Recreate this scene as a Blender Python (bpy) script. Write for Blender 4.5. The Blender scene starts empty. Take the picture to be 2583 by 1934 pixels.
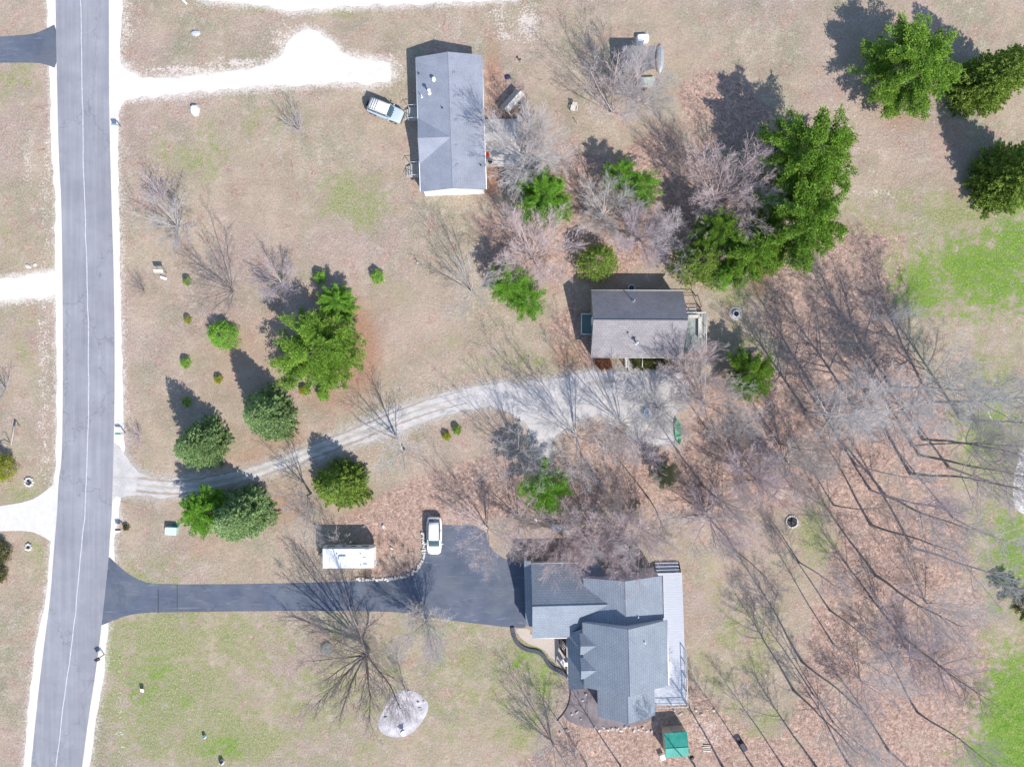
import bpy, math, random
import numpy as np
from mathutils import Vector, Matrix, Euler
R = math.radians
# ------------------------------------------------------------------ camera, sky, sun, exposure
SC = bpy.context.scene
COL = SC.collection
CH = 98.0                                     # camera height above the ground
cam = bpy.data.objects.new('camera', bpy.data.cameras.new('camera')); COL.objects.link(cam)
cam.location = (0, 0, CH); cam.rotation_euler = (0, 0, 0)
cam.data.sensor_width = 36; cam.data.lens = 36*CH/129.15
cam.data.clip_end = 3000; cam.data.clip_start = 0.5
SC.camera = cam
SUN_EL, SUN_DX, SUN_DY = R(45.5), 0.552, -0.834      # towards the sun, in plan
w = bpy.data.worlds.new('World'); SC.world = w; w.use_nodes = True
wn = w.node_tree.nodes; bg = wn['Background']
sky = wn.new('ShaderNodeTexSky'); sky.sky_type = 'NISHITA'; sky.sun_disc = False
sky.sun_elevation = SUN_EL; sky.sun_rotation = math.atan2(SUN_DX, SUN_DY)
sky.air_density = 1.0; sky.dust_density = 0.4; sky.ozone_density = 1.6
w.node_tree.links.new(sky.outputs[0], bg.inputs[0]); bg.inputs[1].default_value = 0.145
sl = bpy.data.lights.new('sun', 'SUN'); sl.energy = 4.2; sl.angle = R(0.53); sl.color = (1.0, 0.925, 0.84)
so = bpy.data.objects.new('sun', sl); COL.objects.link(so)
sv = Vector((SUN_DX*math.cos(SUN_EL), SUN_DY*math.cos(SUN_EL), math.sin(SUN_EL)))
so.rotation_euler = sv.to_track_quat('Z', 'Y').to_euler(); so.location = sv*150
SC.view_settings.view_transform = 'Standard'; SC.view_settings.look = 'None'
SC.view_settings.exposure = 0.46; SC.view_settings.gamma = 1.0
SC.render.engine = 'CYCLES'
SC.cycles.max_bounces = 6; SC.cycles.transparent_max_bounces = 4

# ------------------------------------------------------------------ placement helpers
K = 2583/2212.0
def S(px, py, z=0.0):                          # photograph pixel (2583 wide) -> world, for a point at height z
    f = (CH-z)/CH/20.0
    return ((px-1291.5)*f, (967-py)*f)
def D(x, y, z=0.0): return S(x*K, y*K, z)      # the same from the 2212-wide view
def T(ox, oy, s): return lambda x, y, z=0.0: S(ox+x*s, oy+y*s, z)
T12 = T(650, 0, .3926); T13 = T(1250, 0, .3926)
T32 = T(650, 1234, .4227); T33 = T(1250, 1234, .4227)
R8 = T(1280, 1480, .22945); ISL = T(920, 1700, .12077)

# ------------------------------------------------------------------ object helpers
def tag(o, label=None, cat=None, group=None, kind=None):
    if label: o['label'] = label
    if cat: o['category'] = cat
    if group: o['group'] = group
    if kind: o['kind'] = kind
    return o
def thing(name, label, cat, loc=(0, 0, 0), rz=0.0, group=None, sc=1.0):
    o = bpy.data.objects.new(name, None); COL.objects.link(o)
    o.empty_display_size = .3
    o.location = loc if len(loc) == 3 else (loc[0], loc[1], 0); o.rotation_euler = (0, 0, rz); o.scale = (sc, sc, sc)
    return tag(o, label, cat, group)
class MB:
    def __init__(s): s.v = []; s.f = []; s.smooth = []
    def add(s, vs, fs, sm=False):
        b = len(s.v); s.v += [tuple(p) for p in vs]
        for f in fs: s.f.append(tuple(i+b for i in f)); s.smooth.append(sm)
    def box(s, cx, cy, z0, sx, sy, sz, rz=0.0, bev=0.0, top=1.0):
        c, n = math.cos(rz), math.sin(rz); hx, hy = sx/2, sy/2
        def P(x, y, z): return (cx+c*x-n*y, cy+n*x+c*y, z)
        if bev <= 0:
            vs = [P(x, y, z0) for x, y in ((-hx, -hy), (hx, -hy), (hx, hy), (-hx, hy))] + \
                 [P(x*top, y*top, z0+sz) for x, y in ((-hx, -hy), (hx, -hy), (hx, hy), (-hx, hy))]
            s.add(vs, [(3, 2, 1, 0), (4, 5, 6, 7), (0, 1, 5, 4), (1, 2, 6, 5), (2, 3, 7, 6), (3, 0, 4, 7)])
        else:
            b = min(bev, hx*.45, hy*.45, sz*.45)
            def ring(k, z): 
                x, y = hx-k, hy-k
                return [P(*p, z) for p in ((-x+b, -y), (x-b, -y), (x, -y+b), (x, y-b), (x-b, y), (-x+b, y), (-x, y-b), (-x, -y+b))]
            vs = ring(0, z0)+ring(0, z0+sz-b)+ring(b*.7, z0+sz)
            fs = [tuple(range(7, -1, -1)), tuple(range(16, 24))]
            for r in (0, 8):
                for i in range(8): fs.append((r+i, r+(i+1) % 8, r+8+(i+1) % 8, r+8+i))
            s.add(vs, fs)
        return s
    def prism(s, poly, z0, z1):
        n = len(poly)
        a = sum(poly[i][0]*poly[(i+1) % n][1]-poly[(i+1) % n][0]*poly[i][1] for i in range(n))
        if a < 0: poly = poly[::-1]
        zz0 = z0 if isinstance(z0, (list, tuple)) else [z0]*n
        zz1 = z1 if isinstance(z1, (list, tuple)) else [z1]*n
        vs = [(p[0], p[1], zz0[i]) for i, p in enumerate(poly)]+[(p[0], p[1], zz1[i]) for i, p in enumerate(poly)]
        s.add(vs, [tuple(range(n-1, -1, -1)), tuple(range(n, 2*n))]+[(i, (i+1) % n, n+(i+1) % n, n+i) for i in range(n)])
        return s
    def slab(s, pts, t=.12):                    # a sloping plate: pts = 3-D outline of its top, counter-clockwise from above
        n = len(pts)
        vs = [tuple(p) for p in pts]+[(p[0], p[1], p[2]-t) for p in pts]
        s.add(vs, [tuple(range(n)), tuple(range(2*n-1, n-1, -1))]+[((i+1) % n, i, n+i, n+(i+1) % n) for i in range(n)])
        return s
    def tube(s, pts, rad, n=6, cap=False):
        pts = [Vector(p) for p in pts]; m = len(pts)
        if not isinstance(rad, (list, tuple)): rad = [rad]*m
        b = len(s.v); up = None
        for i, p in enumerate(pts):
            d = (pts[min(i+1, m-1)]-pts[max(i-1, 0)]).normalized()
            if up is None: up = d.orthogonal().normalized()
            else:
                up = up-d*up.dot(d)
                up = up.normalized() if up.length > 1e-6 else d.orthogonal().normalized()
            q = d.cross(up)
            for k in range(n):
                a = 2*math.pi*k/n
                v = p+(up*math.cos(a)+q*math.sin(a))*rad[i]
                s.v.append((v.x, v.y, v.z))
        for i in range(m-1):
            for k in range(n):
                s.f.append((b+i*n+k, b+i*n+(k+1) % n, b+(i+1)*n+(k+1) % n, b+(i+1)*n+k)); s.smooth.append(True)
        if cap:
            s.f.append(tuple(b+k for k in range(n-1, -1, -1))); s.smooth.append(False)
            s.f.append(tuple(b+(m-1)*n+k for k in range(n))); s.smooth.append(False)
        return s
    def cyl(s, x, y, z0, z1, r, n=16, r2=None):
        return s.tube([(x, y, z0), (x, y, z1)], [r, r if r2 is None else r2], n, True)
    def lathe(s, prof, n=20, cx=0, cy=0):
        b = len(s.v); m = len(prof)
        for r, z in prof:
            for k in range(n):
                a = 2*math.pi*k/n; s.v.append((cx+r*math.cos(a), cy+r*math.sin(a), z))
        for i in range(m-1):
            for k in range(n):
                s.f.append((b+i*n+k, b+i*n+(k+1) % n, b+(i+1)*n+(k+1) % n, b+(i+1)*n+k)); s.smooth.append(True)
        return s
    def loft(s, secs, sm=True):
        b = len(s.v); n = len(secs[0])
        for q in secs: s.v += [tuple(p) for p in q]
        for i in range(len(secs)-1):
            for k in range(n):
                s.f.append((b+i*n+k, b+i*n+(k+1) % n, b+(i+1)*n+(k+1) % n, b+(i+1)*n+k)); s.smooth.append(sm)
        s.f.append(tuple(b+k for k in range(n-1, -1, -1))); s.smooth.append(False)
        e = b+(len(secs)-1)*n
        s.f.append(tuple(e+k for k in range(n))); s.smooth.append(False)
        return s
    def mesh(s, name, mat):
        me = bpy.data.meshes.new(name); me.from_pydata(s.v, [], s.f)
        me.polygons.foreach_set('use_smooth', s.smooth)
        if mat: me.materials.append(mat)
        me.update(); return me
    def build(s, name, mat, parent=None, loc=(0, 0, 0), rz=0.0, label=None):
        o = bpy.data.objects.new(name, s.mesh(name, mat)); COL.objects.link(o)
        o.location = loc; o.rotation_euler = (0, 0, rz)
        if parent: o.parent = parent
        if label: o['label'] = label
        return o
def copy_tree(o, parent=None):
    c = o.copy(); COL.objects.link(c)
    if parent: c.parent = parent
    for ch in list(o.children): copy_tree(ch, c)
    return c

# ------------------------------------------------------------------ material helpers
class N:
    def __init__(s, name, rough=.8, spec=.3, metal=0.0):
        s.m = bpy.data.materials.new(name); s.m.use_nodes = True; s.t = s.m.node_tree
        s.p = s.t.nodes['Principled BSDF']
        s.p.inputs['Roughness'].default_value = rough; s.p.inputs['Metallic'].default_value = metal
        s.p.inputs['Specular IOR Level'].default_value = spec
        s.c = None
    def n(s, t): return s.t.nodes.new(t)
    def l(s, a, b): s.t.links.new(a, b)
    def setv(s, sock, v):
        if hasattr(v, 'is_linked') or hasattr(v, 'links'): s.l(v, sock)
        else: sock.default_value = v
    def co(s, sc=None, rot=0.0):
        tc = s.n('ShaderNodeTexCoord').outputs['Object']
        if sc is None and rot == 0: return tc
        mp = s.n('ShaderNodeMapping'); s.l(tc, mp.inputs[0])
        if sc: mp.inputs['Scale'].default_value = sc
        mp.inputs['Rotation'].default_value = (0, 0, rot)
        return mp.outputs[0]
    def noise(s, scale, det=3, rough=.55, co=None, dist=0.0, out=0):
        x = s.n('ShaderNodeTexNoise'); x.inputs['Scale'].default_value = scale; x.inputs['Detail'].default_value = det
        x.inputs['Roughness'].default_value = rough; x.inputs['Distortion'].default_value = dist
        s.l(co if co is not None else s.co(), x.inputs['Vector']); return x.outputs[out]
    def vor(s, scale, feat='F1', out='Distance', co=None, rnd=1.0):
        x = s.n('ShaderNodeTexVoronoi'); x.feature = feat; x.inputs['Scale'].default_value = scale
        x.inputs['Randomness'].default_value = rnd
        s.l(co if co is not None else s.co(), x.inputs['Vector']); return x.outputs[out]
    def ma(s, op, a, b=0.0, c=None, clamp=False):
        x = s.n('ShaderNodeMath'); x.operation = op; x.use_clamp = clamp
        s.setv(x.inputs[0], a); s.setv(x.inputs[1], b)
        if c is not None: s.setv(x.inputs[2], c)
        return x.outputs[0]
    def mr(s, v, a, b, c=0.0, d=1.0, smooth=False):
        x = s.n('ShaderNodeMapRange'); x.interpolation_type = 'SMOOTHSTEP' if smooth else 'LINEAR'
        s.l(v, x.inputs[0])
        for i, q in enumerate((a, b, c, d)): x.inputs[i+1].default_value = q
        return x.outputs[0]
    def mix(s, f, a, b, mode='MIX'):
        x = s.n('ShaderNodeMix'); x.data_type = 'RGBA'; x.blend_type = mode
        s.setv(x.inputs[0], f)
        for k, v in ((6, a), (7, b)):
            if isinstance(v, tuple): x.inputs[k].default_value = (v[0], v[1], v[2], 1)
            else: s.l(v, x.inputs[k])
        return x.outputs[2]
    def mul(s, col, f):                         # colour * scalar
        x = s.n('ShaderNodeVectorMath'); x.operation = 'SCALE'
        if isinstance(col, tuple): x.inputs[0].default_value = col
        else: s.l(col, x.inputs[0])
        s.setv(x.inputs[3], f); return x.outputs[0]
    def attr(s, name):
        x = s.n('ShaderNodeAttribute'); x.attribute_name = name; return x.outputs['Fac']
    def bump(s, h, strength=.3, dist=.05):
        x = s.n('ShaderNodeBump'); x.inputs['Strength'].default_value = strength; x.inputs['Distance'].default_value = dist
        s.l(h, x.inputs['Height']); s.l(x.outputs[0], s.p.inputs['Normal'])
    def out(s, col):
        if isinstance(col, tuple): s.p.inputs['Base Color'].default_value = (*col, 1)
        else: s.l(col, s.p.inputs['Base Color'])
        return s.m
def plain(name, col, rough=.6, var=.12, scale=3.0, metal=0.0, spec=.4, bump=0.0):
    m = N(name, rough, spec, metal)
    f = m.noise(scale, 4, .65); g = m.noise(scale*9, 3, .6)
    k = m.ma('ADD', m.mr(f, .3, .7, 1-var, 1+var), m.mr(g, .3, .7, -var*.5, var*.5))
    if bump: m.bump(g, bump, .02)
    return m.out(m.mul(col, k))
# ------------------------------------------------------------------ polygons of the ground (2212-wide view unless S-)
ROAD_L = [(140,-40),(140,0),(143,170),(148,390),(155,510),(157,650),(158.5,811),(158.5,1023),(156,1165),(148,1205),(144.5,1290),(137,1373),(127,1509),(111,1627),(95,1762),(78,1934),(72,1990)]
ROAD_R = [(274,-40),(275,0),(275,250),(278,393),(282,530),(286,650),(289,811),(289.5,980),(287,1128),(282,1300),(277,1361),(275,1403),(266,1488),(256,1581),(241,1699),(224,1805),(207,1934),(201,1990)]
SEAM = [(202,-40),(203,0),(206,118),(208,236),(209,353),(212,471),(217,612),(221,727),(223,854),(223.5,1023),(220,1150),(215,1300),(205,1382),(192,1530),(178,1657),(161,1762),(142,1934),(136,1990)]
def smooth(pts, k=2, closed=False):
    for _ in range(k):
        n = len(pts); q = []
        rng = range(n) if closed else range(n-1)
        if not closed: q.append(pts[0])
        for i in rng:
            a, b = pts[i], pts[(i+1) % n]
            q.append((a[0]*.75+b[0]*.25, a[1]*.75+b[1]*.25)); q.append((a[0]*.25+b[0]*.75, a[1]*.25+b[1]*.75))
        if not closed: q.append(pts[-1])
        pts = q
    return pts
def jag(pts, step, amp, seed=1, closed=True):    # resample and roughen an outline (world metres)
    r = random.Random(seed); q = []; n = len(pts)
    for i in range(n if closed else n-1):
        a, b = Vector(pts[i]), Vector(pts[(i+1) % n]); L = (b-a).length; m = max(1, int(L/step))
        for j in range(m): q.append(a.lerp(b, j/m))
    if not closed: q.append(Vector(pts[-1]))
    ph = [r.uniform(-1, 1) for _ in q]
    ph = [(ph[i-1]+ph[i]*2+ph[(i+1) % len(ph)])/2.5 for i in range(len(ph))]
    o = []
    for i, p in enumerate(q):
        t = (q[(i+1) % len(q)]-q[i-1]); nrm = Vector((-t.y, t.x)).normalized() if t.length > 1e-6 else Vector((0, 0))
        o.append(tuple(p+nrm*ph[i]*amp))
    return o
def inset(pts, d):
    n = len(pts); a = sum(pts[i][0]*pts[(i+1) % n][1]-pts[(i+1) % n][0]*pts[i][1] for i in range(n)); sg = 1 if a > 0 else -1; o = []
    for i, p in enumerate(pts):
        t = Vector(pts[(i+1) % n])-Vector(pts[i-1]); nn = Vector((-t.y, t.x)).normalized()*sg
        o.append((p[0]+nn.x*d, p[1]+nn.y*d))
    return o
def dist_poly(X, Y, poly):
    d2 = np.full(X.shape, 1e9, np.float32); ins = np.zeros(X.shape, bool); n = len(poly)
    for i in range(n):
        x0, y0 = poly[i]; x1, y1 = poly[(i+1) % n]; dx, dy = x1-x0, y1-y0
        L = dx*dx+dy*dy+1e-9
        t = np.clip(((X-x0)*dx+(Y-y0)*dy)/L, 0, 1)
        d2 = np.minimum(d2, (X-x0-t*dx)**2+(Y-y0-t*dy)**2)
        if abs(dy) > 1e-9:
            c = ((Y >= min(y0, y1)) & (Y < max(y0, y1)))
            ins ^= c & (X < x0+(Y-y0)/dy*dx)
    d = np.sqrt(d2); return np.where(ins, -d, d)
def PD(l): return [D(*p) for p in l]
P_DRIVE = [(235.5,1201.6),(249.8,1216),(275,1238),(307,1256),(340,1262),(556,1261),(774,1255),(857,1254),(893,1241),(913,1220),(919.7,1194),(919.7,1133),(955,1133),(1045,1135),(1058,1185),(1098,1212),(1141,1215),(1143,1355),(1107,1355),(1027,1346),(955,1337),(898,1326),(825,1319),(556,1319),(362,1322),(318,1322),(275,1328),(246,1339),(220,1350),(212,1350),(225,1200)]
P_GRAV2 = [(226,930),(252,948),(268,962),(286,995),(311,1017),(333,1026),(384,1029),(470,1018),(557,999),(665,957),(731,930),(846,876),(901,861),(973,839),(1063,821),(1120,820),(1179,814),(1270,797),(1284,791),(1443,791),(1480,803),(1500,830),(1487,870),(1462,897),(1466,968),(1372,965),(1340,905),(1288,905),(1230,925),(1200,950),(1192,996),(1161,981),(1136,930),(1096,884),(1027,888),(955,906),(871,935),(756,973),(676,1000),(557,1038),(470,1062),(391,1080),(326,1078),(264,1073),(226,1100)]
P_GRAV1 = [(218,60),(250,84),(268,135),(296,155),(323,165),(400,158),(471,150),(560,141),(600,118),(624,77),(657,57),(691,64),(718,84),(745,111),(792,121),(846,128),(853,151),(846,181),(792,190),(735,185),(600,193),(437,205),(336,215),(269,220),(250,262),(218,300)]
P_TOP = [(420,-30),(428,4),(470,9),(520,13),(557,14),(624,33),(668,28),(742,22),(893,15),(1061,8),(1122,1),(1140,-30)]
P_LA = [(-40,80),(0,79),(67,75.7),(97,64),(124,50),(126,150),(94,138),(67,135.5),(0,136),(-40,137)]
P_LG = [(-40,600),(0,597),(60,588),(136,576),(136,650),(47,651),(0,658),(-40,662)]
P_LC = [(-40,1098),(0,1093),(65,1082),(94,1064),(126,1036),(124,1180),(94,1158),(61,1145.5),(0,1147),(-40,1148)]
P_RP = [(2250,950),(2212,962),(2192,1013),(2188,1056),(2188,1082),(2195,1100),(2212,1111),(2250,1120)]
def road_poly(lo, ro):                           # strip along the road edges, offsets in photo px
    return [S(x+lo, y) for x, y in ROAD_L]+[S(x+ro, y) for x, y in ROAD_R[::-1]]
SH_R = [S(x-6, y) for x, y in ROAD_R]+[S(x+o, y) for (x, y), o in zip(ROAD_R[::-1], [17,17,19,21,17,15,14,12,18,27,20,17,16,19,20,22,34,34])]
SH_L = [S(x+6, y) for x, y in ROAD_L]+[S(x-o, y) for (x, y), o in zip(ROAD_L[::-1], [20,20,22,20,12,9,10,11,14,16,18,17,16,17,19,22,22])]
ISLAND = [ISL(*p) for p in ((600,400),(750,330),(900,310),(1100,380),(1270,520),(1335,620),(1320,760),(1240,930),(1130,1080),(1020,1200),(870,1290),(600,1320),(430,1270),(320,1190),(265,1050),(300,900),(400,730),(480,570),(560,480))]
WALK = [R8(*p) for p in ((80,455),(245,450),(250,540),(655,540),(655,880),(610,875),(560,862),(480,810),(430,710),(350,665),(230,625),(150,565),(110,505))]
BAND = [R8(*p) for p in ((55,450),(75,560),(130,640),(220,690),(320,700),(390,740),(440,830),(500,890),(600,925),(668,985))]

# ------------------------------------------------------------------ ground
LEAF = [[(1230,930),(1290,905),(1470,965),(1500,830),(1560,790),(1645,780),(1655,590),(1760,490),(1900,478),(1955,505),(1960,580),(1930,660),(1950,740),(2040,880),(2060,1080),(2100,1200),(2130,1320),(2140,1450),(2100,1560),(2070,1700),(1500,1750),(1050,1750),(1130,1640),(1190,1600),(1215,1570),(1225,1530),(1232,1490),(1300,1480),(1500,1480),(1560,1520),(1620,1560),(1680,1590),(1715,1540),(1730,1440),(1745,1370),(1750,1300),(1790,1240),(1790,1150),(1700,1105),(1600,1115),(1480,1110),(1350,1095),(1200,1080),(1120,1110),(1050,1130),(920,1128),(890,1240),(800,1250),(790,1180),(790,1140),(690,1130),(760,1105),(840,1060),(950,1010),(1060,985),(1130,1000),(1200,1000)],
        [(1195,300),(1240,330),(1330,345),(1380,300),(1440,270),(1500,330),(1560,350),(1600,420),(1500,560),(1420,560),(1330,600),(1220,600),(1190,640),(1170,560),(1220,450)],
        [(1460,190),(1520,150),(1600,170),(1690,270),(1640,330),(1500,320)],
        [(1050,120),(1085,150),(1120,250),(1050,265)], [(1050,345),(1090,345),(1070,470),(1050,400)],
        [(1180,700),(1240,650),(1300,760),(1280,800),(1210,790)], [(1030,470),(1240,470),(1240,600),(1040,600)]]
# soft spots: (x, y, rx, ry, weight)
GREEN = [(350,1450,190,210,.72),(480,1600,190,90,.72),(300,1275,140,45,.62),(420,1380,230,80,.6),(700,1500,280,200,.42),(1000,1480,150,120,.42),(240,1560,60,120,.5),(1160,1440,60,90,.6),(1130,1400,60,40,.6),(1120,1560,90,90,.5),(950,1350,160,35,.45),(1000,1560,160,80,.3),(770,430,90,70,.62),(420,330,130,80,.42),(560,260,140,50,.34),(840,600,120,80,.2),(690,400,120,60,.2),(40,180,50,60,.5),(30,520,60,90,.32),(60,760,50,120,.3),(50,1060,80,35,.5),(80,1200,40,60,.45),(80,1560,30,90,.35),(300,1010,40,18,.5),(2000,460,200,50,.6),(2050,560,130,110,.6),(2150,950,90,260,.6),(2190,1200,70,200,.6),(1590,640,60,90,.35),(1590,1400,110,180,.42),(1640,1300,60,80,.25),(1650,1560,70,60,.4),(1600,720,50,50,.35),(330,950,60,60,.2),(1150,780,120,30,.4),(980,760,90,50,.25),(1760,1160,45,60,.75),(600,20,120,14,.4),(730,30,90,12,.5),(2170,1400,60,120,.45)]
LUSH = [(2130,590,130,80,1.0),(2190,540,80,90,.95),(1990,620,60,60,.85),(2060,640,70,40,.6),(2200,480,60,30,.6),(2060,560,80,40,.5),(2200,650,70,50,.5),(2140,940,70,70,.7),(2190,1180,55,80,.85),(2200,1570,75,140,1.5),(2225,1650,120,110,1.5),(2165,1300,40,30,.4),(2100,1000,30,30,.3),(480,1615,55,26,.62),(345,1440,34,48,.5),(300,1500,40,60,.4),(230,1420,40,80,.35),(1180,1460,22,60,.5),(1150,1405,26,30,.5),(400,1515,20,20,.4),(350,1290,60,12,.45),(1135,1430,40,20,.5),(2090,900,60,20,.4)]
BARE = [(1140,50,30,40,.7),(1080,40,25,30,.5),(1090,75,25,20,.55),(400,150,110,9,.7),(520,135,80,12,.6),(610,90,40,40,.5),(850,150,26,40,.55),(60,650,60,10,.5),(60,350,14,70,.45),(250,700,25,300,.4),(95,800,18,330,.42),(110,1400,24,180,.45),(100,400,16,160,.4),(280,40,25,60,.4),(270,60,25,40,.5),(262,1540,14,140,.3),(1520,1580,60,35,.45),(1290,1620,80,30,.25),(2150,470,40,25,.3),(420,700,60,30,.2),(1020,640,90,60,.2),(1870,280,140,140,.22),(1900,420,90,25,.3),(970,680,40,30,.25),(1610,1460,60,60,.2),(860,1440,60,80,.2)]
NEEDLE = [(772,760,45,85,1.0),(750,700,60,50,.8),(690,640,30,20,.5),(600,950,90,60,.4),(540,1000,50,40,.5),(380,880,60,60,.2),(620,1090,60,50,.45),(750,1080,90,40,.3),(720,860,60,40,.5),(1950,260,60,30,.4),(2050,300,60,60,.3),(1062,390,16,30,.9),(1065,140,20,70,.5),(1300,600,60,30,.4),(1640,610,24,40,.6),(520,760,130,120,.3),(440,1180,90,30,.3),(1440,740,40,20,.4),(1225,770,40,30,.5),(1390,1120,25,30,.35)]
gx = np.concatenate([[-900,-500,-300,-180,-120,-90,-78],np.arange(-70,70.01,.3),[78,90,120,180,300,500,900]])
gy = np.concatenate([[-900,-500,-300,-180,-120,-90,-66],np.arange(-54,54.01,.3),[66,90,120,180,300,500,900]])
GX, GY = np.meshgrid(gx, gy); gnx, gny = len(gx), len(gy)
def soft(spots):
    a = np.zeros(GX.shape, np.float32)
    for x, y, rx, ry, wgt in spots:
        cx, cy = D(x, y); kx, ky = rx*K/20, ry*K/20
        d = ((GX-cx)/kx)**2+((GY-cy)/ky)**2
        a = np.maximum(a, wgt*np.exp(-d*.8))
    return a
def poly_w(polys, width):
    a = np.full(GX.shape, 1e3, np.float32)
    for p in polys: a = np.minimum(a, dist_poly(GX, GY, p))
    return np.clip(.5-a/width, 0, 1)
a_leaf = poly_w([PD(p) for p in LEAF], 2.4)
clear = np.maximum(poly_w([PD([(1500,600),(1640,600),(1650,640),(1645,700),(1690,760),(1700,800),(1560,790),(1500,760)])], 2.0),
        np.maximum(poly_w([PD([(1700,1100),(1760,1090),(1800,1110),(1810,1160),(1760,1230),(1740,1230),(1700,1150)])], 1.5),
                   poly_w([PD([(1060,1130),(1480,1120),(1690,1110),(1750,1240),(1740,1380),(1720,1500),(1690,1580),(1640,1590),(1500,1470),(1500,1200),(1120,1215),(1080,1200)])], 1.5)))
a_leaf = a_leaf*(1-clear)
a_grav = np.maximum.reduce([poly_w([p], wd) for p, wd in ((SH_R, 3.2), (SH_L, 2.6), (PD(P_GRAV2), 2.4), (PD(P_GRAV1), 2.4), (PD(P_TOP), 2.2), (PD(P_LG), 1.8))])
a_worn = np.clip(1-np.maximum(dist_poly(GX, GY, PD(P_GRAV2)), 0)/1.6, 0, 1)*(GX > -51.0)
layers = {'worn': a_worn, 'leaf': a_leaf, 'gravel': a_grav, 'green': soft(GREEN), 'lush': soft(LUSH), 'bare': soft(BARE), 'needle': soft(NEEDLE)}
def fast_mesh(name, verts, faces, mat, attrs=None):
    me = bpy.data.meshes.new(name); nv, nf = len(verts), len(faces); k = faces.shape[1]
    me.vertices.add(nv); me.vertices.foreach_set('co', np.ascontiguousarray(verts, np.float32).ravel())
    me.loops.add(nf*k); me.loops.foreach_set('vertex_index', np.ascontiguousarray(faces, np.int32).ravel())
    me.polygons.add(nf); me.polygons.foreach_set('loop_start', np.arange(0, nf*k, k, dtype=np.int32))
    me.polygons.foreach_set('loop_total', np.full(nf, k, np.int32))
    me.update(calc_edges=True)
    for an, av in (attrs or {}).items():
        at = me.attributes.new(an, 'FLOAT', 'POINT'); at.data.foreach_set('value', np.ascontiguousarray(av, np.float32).ravel())
    me.materials.append(mat); return me
def ground_mat():
    m = N('ground_soil_grass', .95, .15)
    big = m.noise(.045, 3, .6); mid = m.noise(.35, 4, .6); mid2 = m.noise(1.1, 4, .65)
    fine = m.noise(4.2, 3, .7); fine2 = m.noise(9.0, 2, .7); blade = m.noise(6.0, 2, .6, co=m.co((1.8, .7, 1), .5))
    wob = m.ma('ADD', m.ma('MULTIPLY', m.ma('SUBTRACT', mid2, .5), 1.1), m.ma('MULTIPLY', m.ma('SUBTRACT', fine, .5), 1.3))
    def sel(name, a=.38, b=.62, k=1.0): return m.mr(m.ma('ADD', m.attr(name), m.ma('MULTIPLY', wob, k)), a, b, smooth=True)
    dry = m.mix(m.mr(mid, .38, .62), (.375, .305, .24), (.29, .26, .185))
    dry = m.mix(m.mr(big, .44, .58), dry, (.35, .275, .24))
    dry = m.mix(m.mr(m.noise(.16, 4, .6), .48, .62, 0, .7), dry, (.25, .245, .17))
    dry = m.mix(m.mr(m.noise(.8, 4, .7), .52, .66, 0, .7), dry, (.43, .375, .32))
    dry = m.mul(dry, m.mr(m.ma('ADD', fine, blade), .75, 1.25, .68, 1.30))
    dry = m.mix(m.mr(fine2, .56, .70, 0, .42), dry, (.52, .45, .375))
    dry = m.mix(m.mr(m.noise(5.5, 3, .7), .58, .72, 0, .4), dry, (.17, .14, .11))
    dry = m.mix(m.mr(m.noise(.075, 4, .65), .42, .60, 0, .55), dry, m.mul((.40, .315, .24), m.mr(fine, .3, .7, .85, 1.15)))
    dry = m.mul(dry, m.mr(m.noise(.22, 5, .65), .35, .65, .88, 1.10))
    cell = m.vor(4.6, out='Color'); sep = m.n('ShaderNodeSeparateColor'); m.l(cell, sep.inputs[0])
    leafc = m.mix(sep.outputs[0], (.185, .115, .09), (.53, .385, .32))
    leafc = m.mix(m.mr(mid2, .35, .7), leafc, (.345, .24, .20))
    leafc = m.mul(leafc, m.mr(fine2, .3, .7, .55, 1.5))
    dry = m.mix(m.mr(m.noise(.42, 5, .72), .53, .63, 0, .75), dry, leafc)
    leafc = m.mix(m.mr(m.noise(.3, 4, .6), .52, .68, 0, .7), leafc, m.mul(dry, 1.03))
    leafc = m.mul(leafc, m.mr(m.noise(1.6, 3, .7), .35, .65, .78, 1.2))
    grn = m.mix(m.mr(fine, .35, .65), (.16, .20, .065), (.32, .32, .17))
    grn = m.mul(grn, m.mr(m.ma('ADD', fine2, blade), .75, 1.25, .65, 1.35))
    lsh = m.mix(m.mr(mid2, .35, .65), (.10, .205, .025), (.18, .27, .05))
    lsh = m.mul(lsh, m.mr(m.ma('ADD', fine, blade), .75, 1.25, .6, 1.45))
    lsh = m.mix(m.mr(m.noise(1.8, 4, .7), .5, .64, 0, .6), lsh, grn)
    ndl = m.mul(m.mix(m.mr(mid2, .3, .7), (.36, .19, .125), (.30, .2, .14)), m.mr(fine, .3, .7, .75, 1.25))
    bar = m.mul((.62, .56, .51), m.mr(fine2, .3, .7, .75, 1.2))
    grv = m.mul(m.mix(m.mr(fine2, .42, .6), (.50, .455, .40), (.74, .70, .655)), m.mr(mid, .3, .7, .9, 1.05))
    grv = m.mul(grv, m.mr(m.attr('worn'), 0, 1, 1.0, .70))
    c = m.mix(m.ma('MULTIPLY', sel('leaf', .36, .6), .92), dry, leafc)
    c = m.mix(m.ma('MULTIPLY', m.mr(m.ma('ADD', m.attr('needle'), m.ma('MULTIPLY', wob, .5)), .12, .62), .85), c, ndl)
    gcut = m.mr(m.attr('green'), .06, .30); lcut = m.mr(m.attr('lush'), .08, .30)
    c = m.mix(m.ma('MULTIPLY', gcut, m.mr(m.ma('ADD', m.attr('green'), m.ma('MULTIPLY', m.ma('ADD', wob, m.ma('MULTIPLY', m.ma('SUBTRACT', m.noise(.3, 5, .7), .5), 1.8)), 1.1)), .25, .62, 0, .85)), c, grn)
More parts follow.
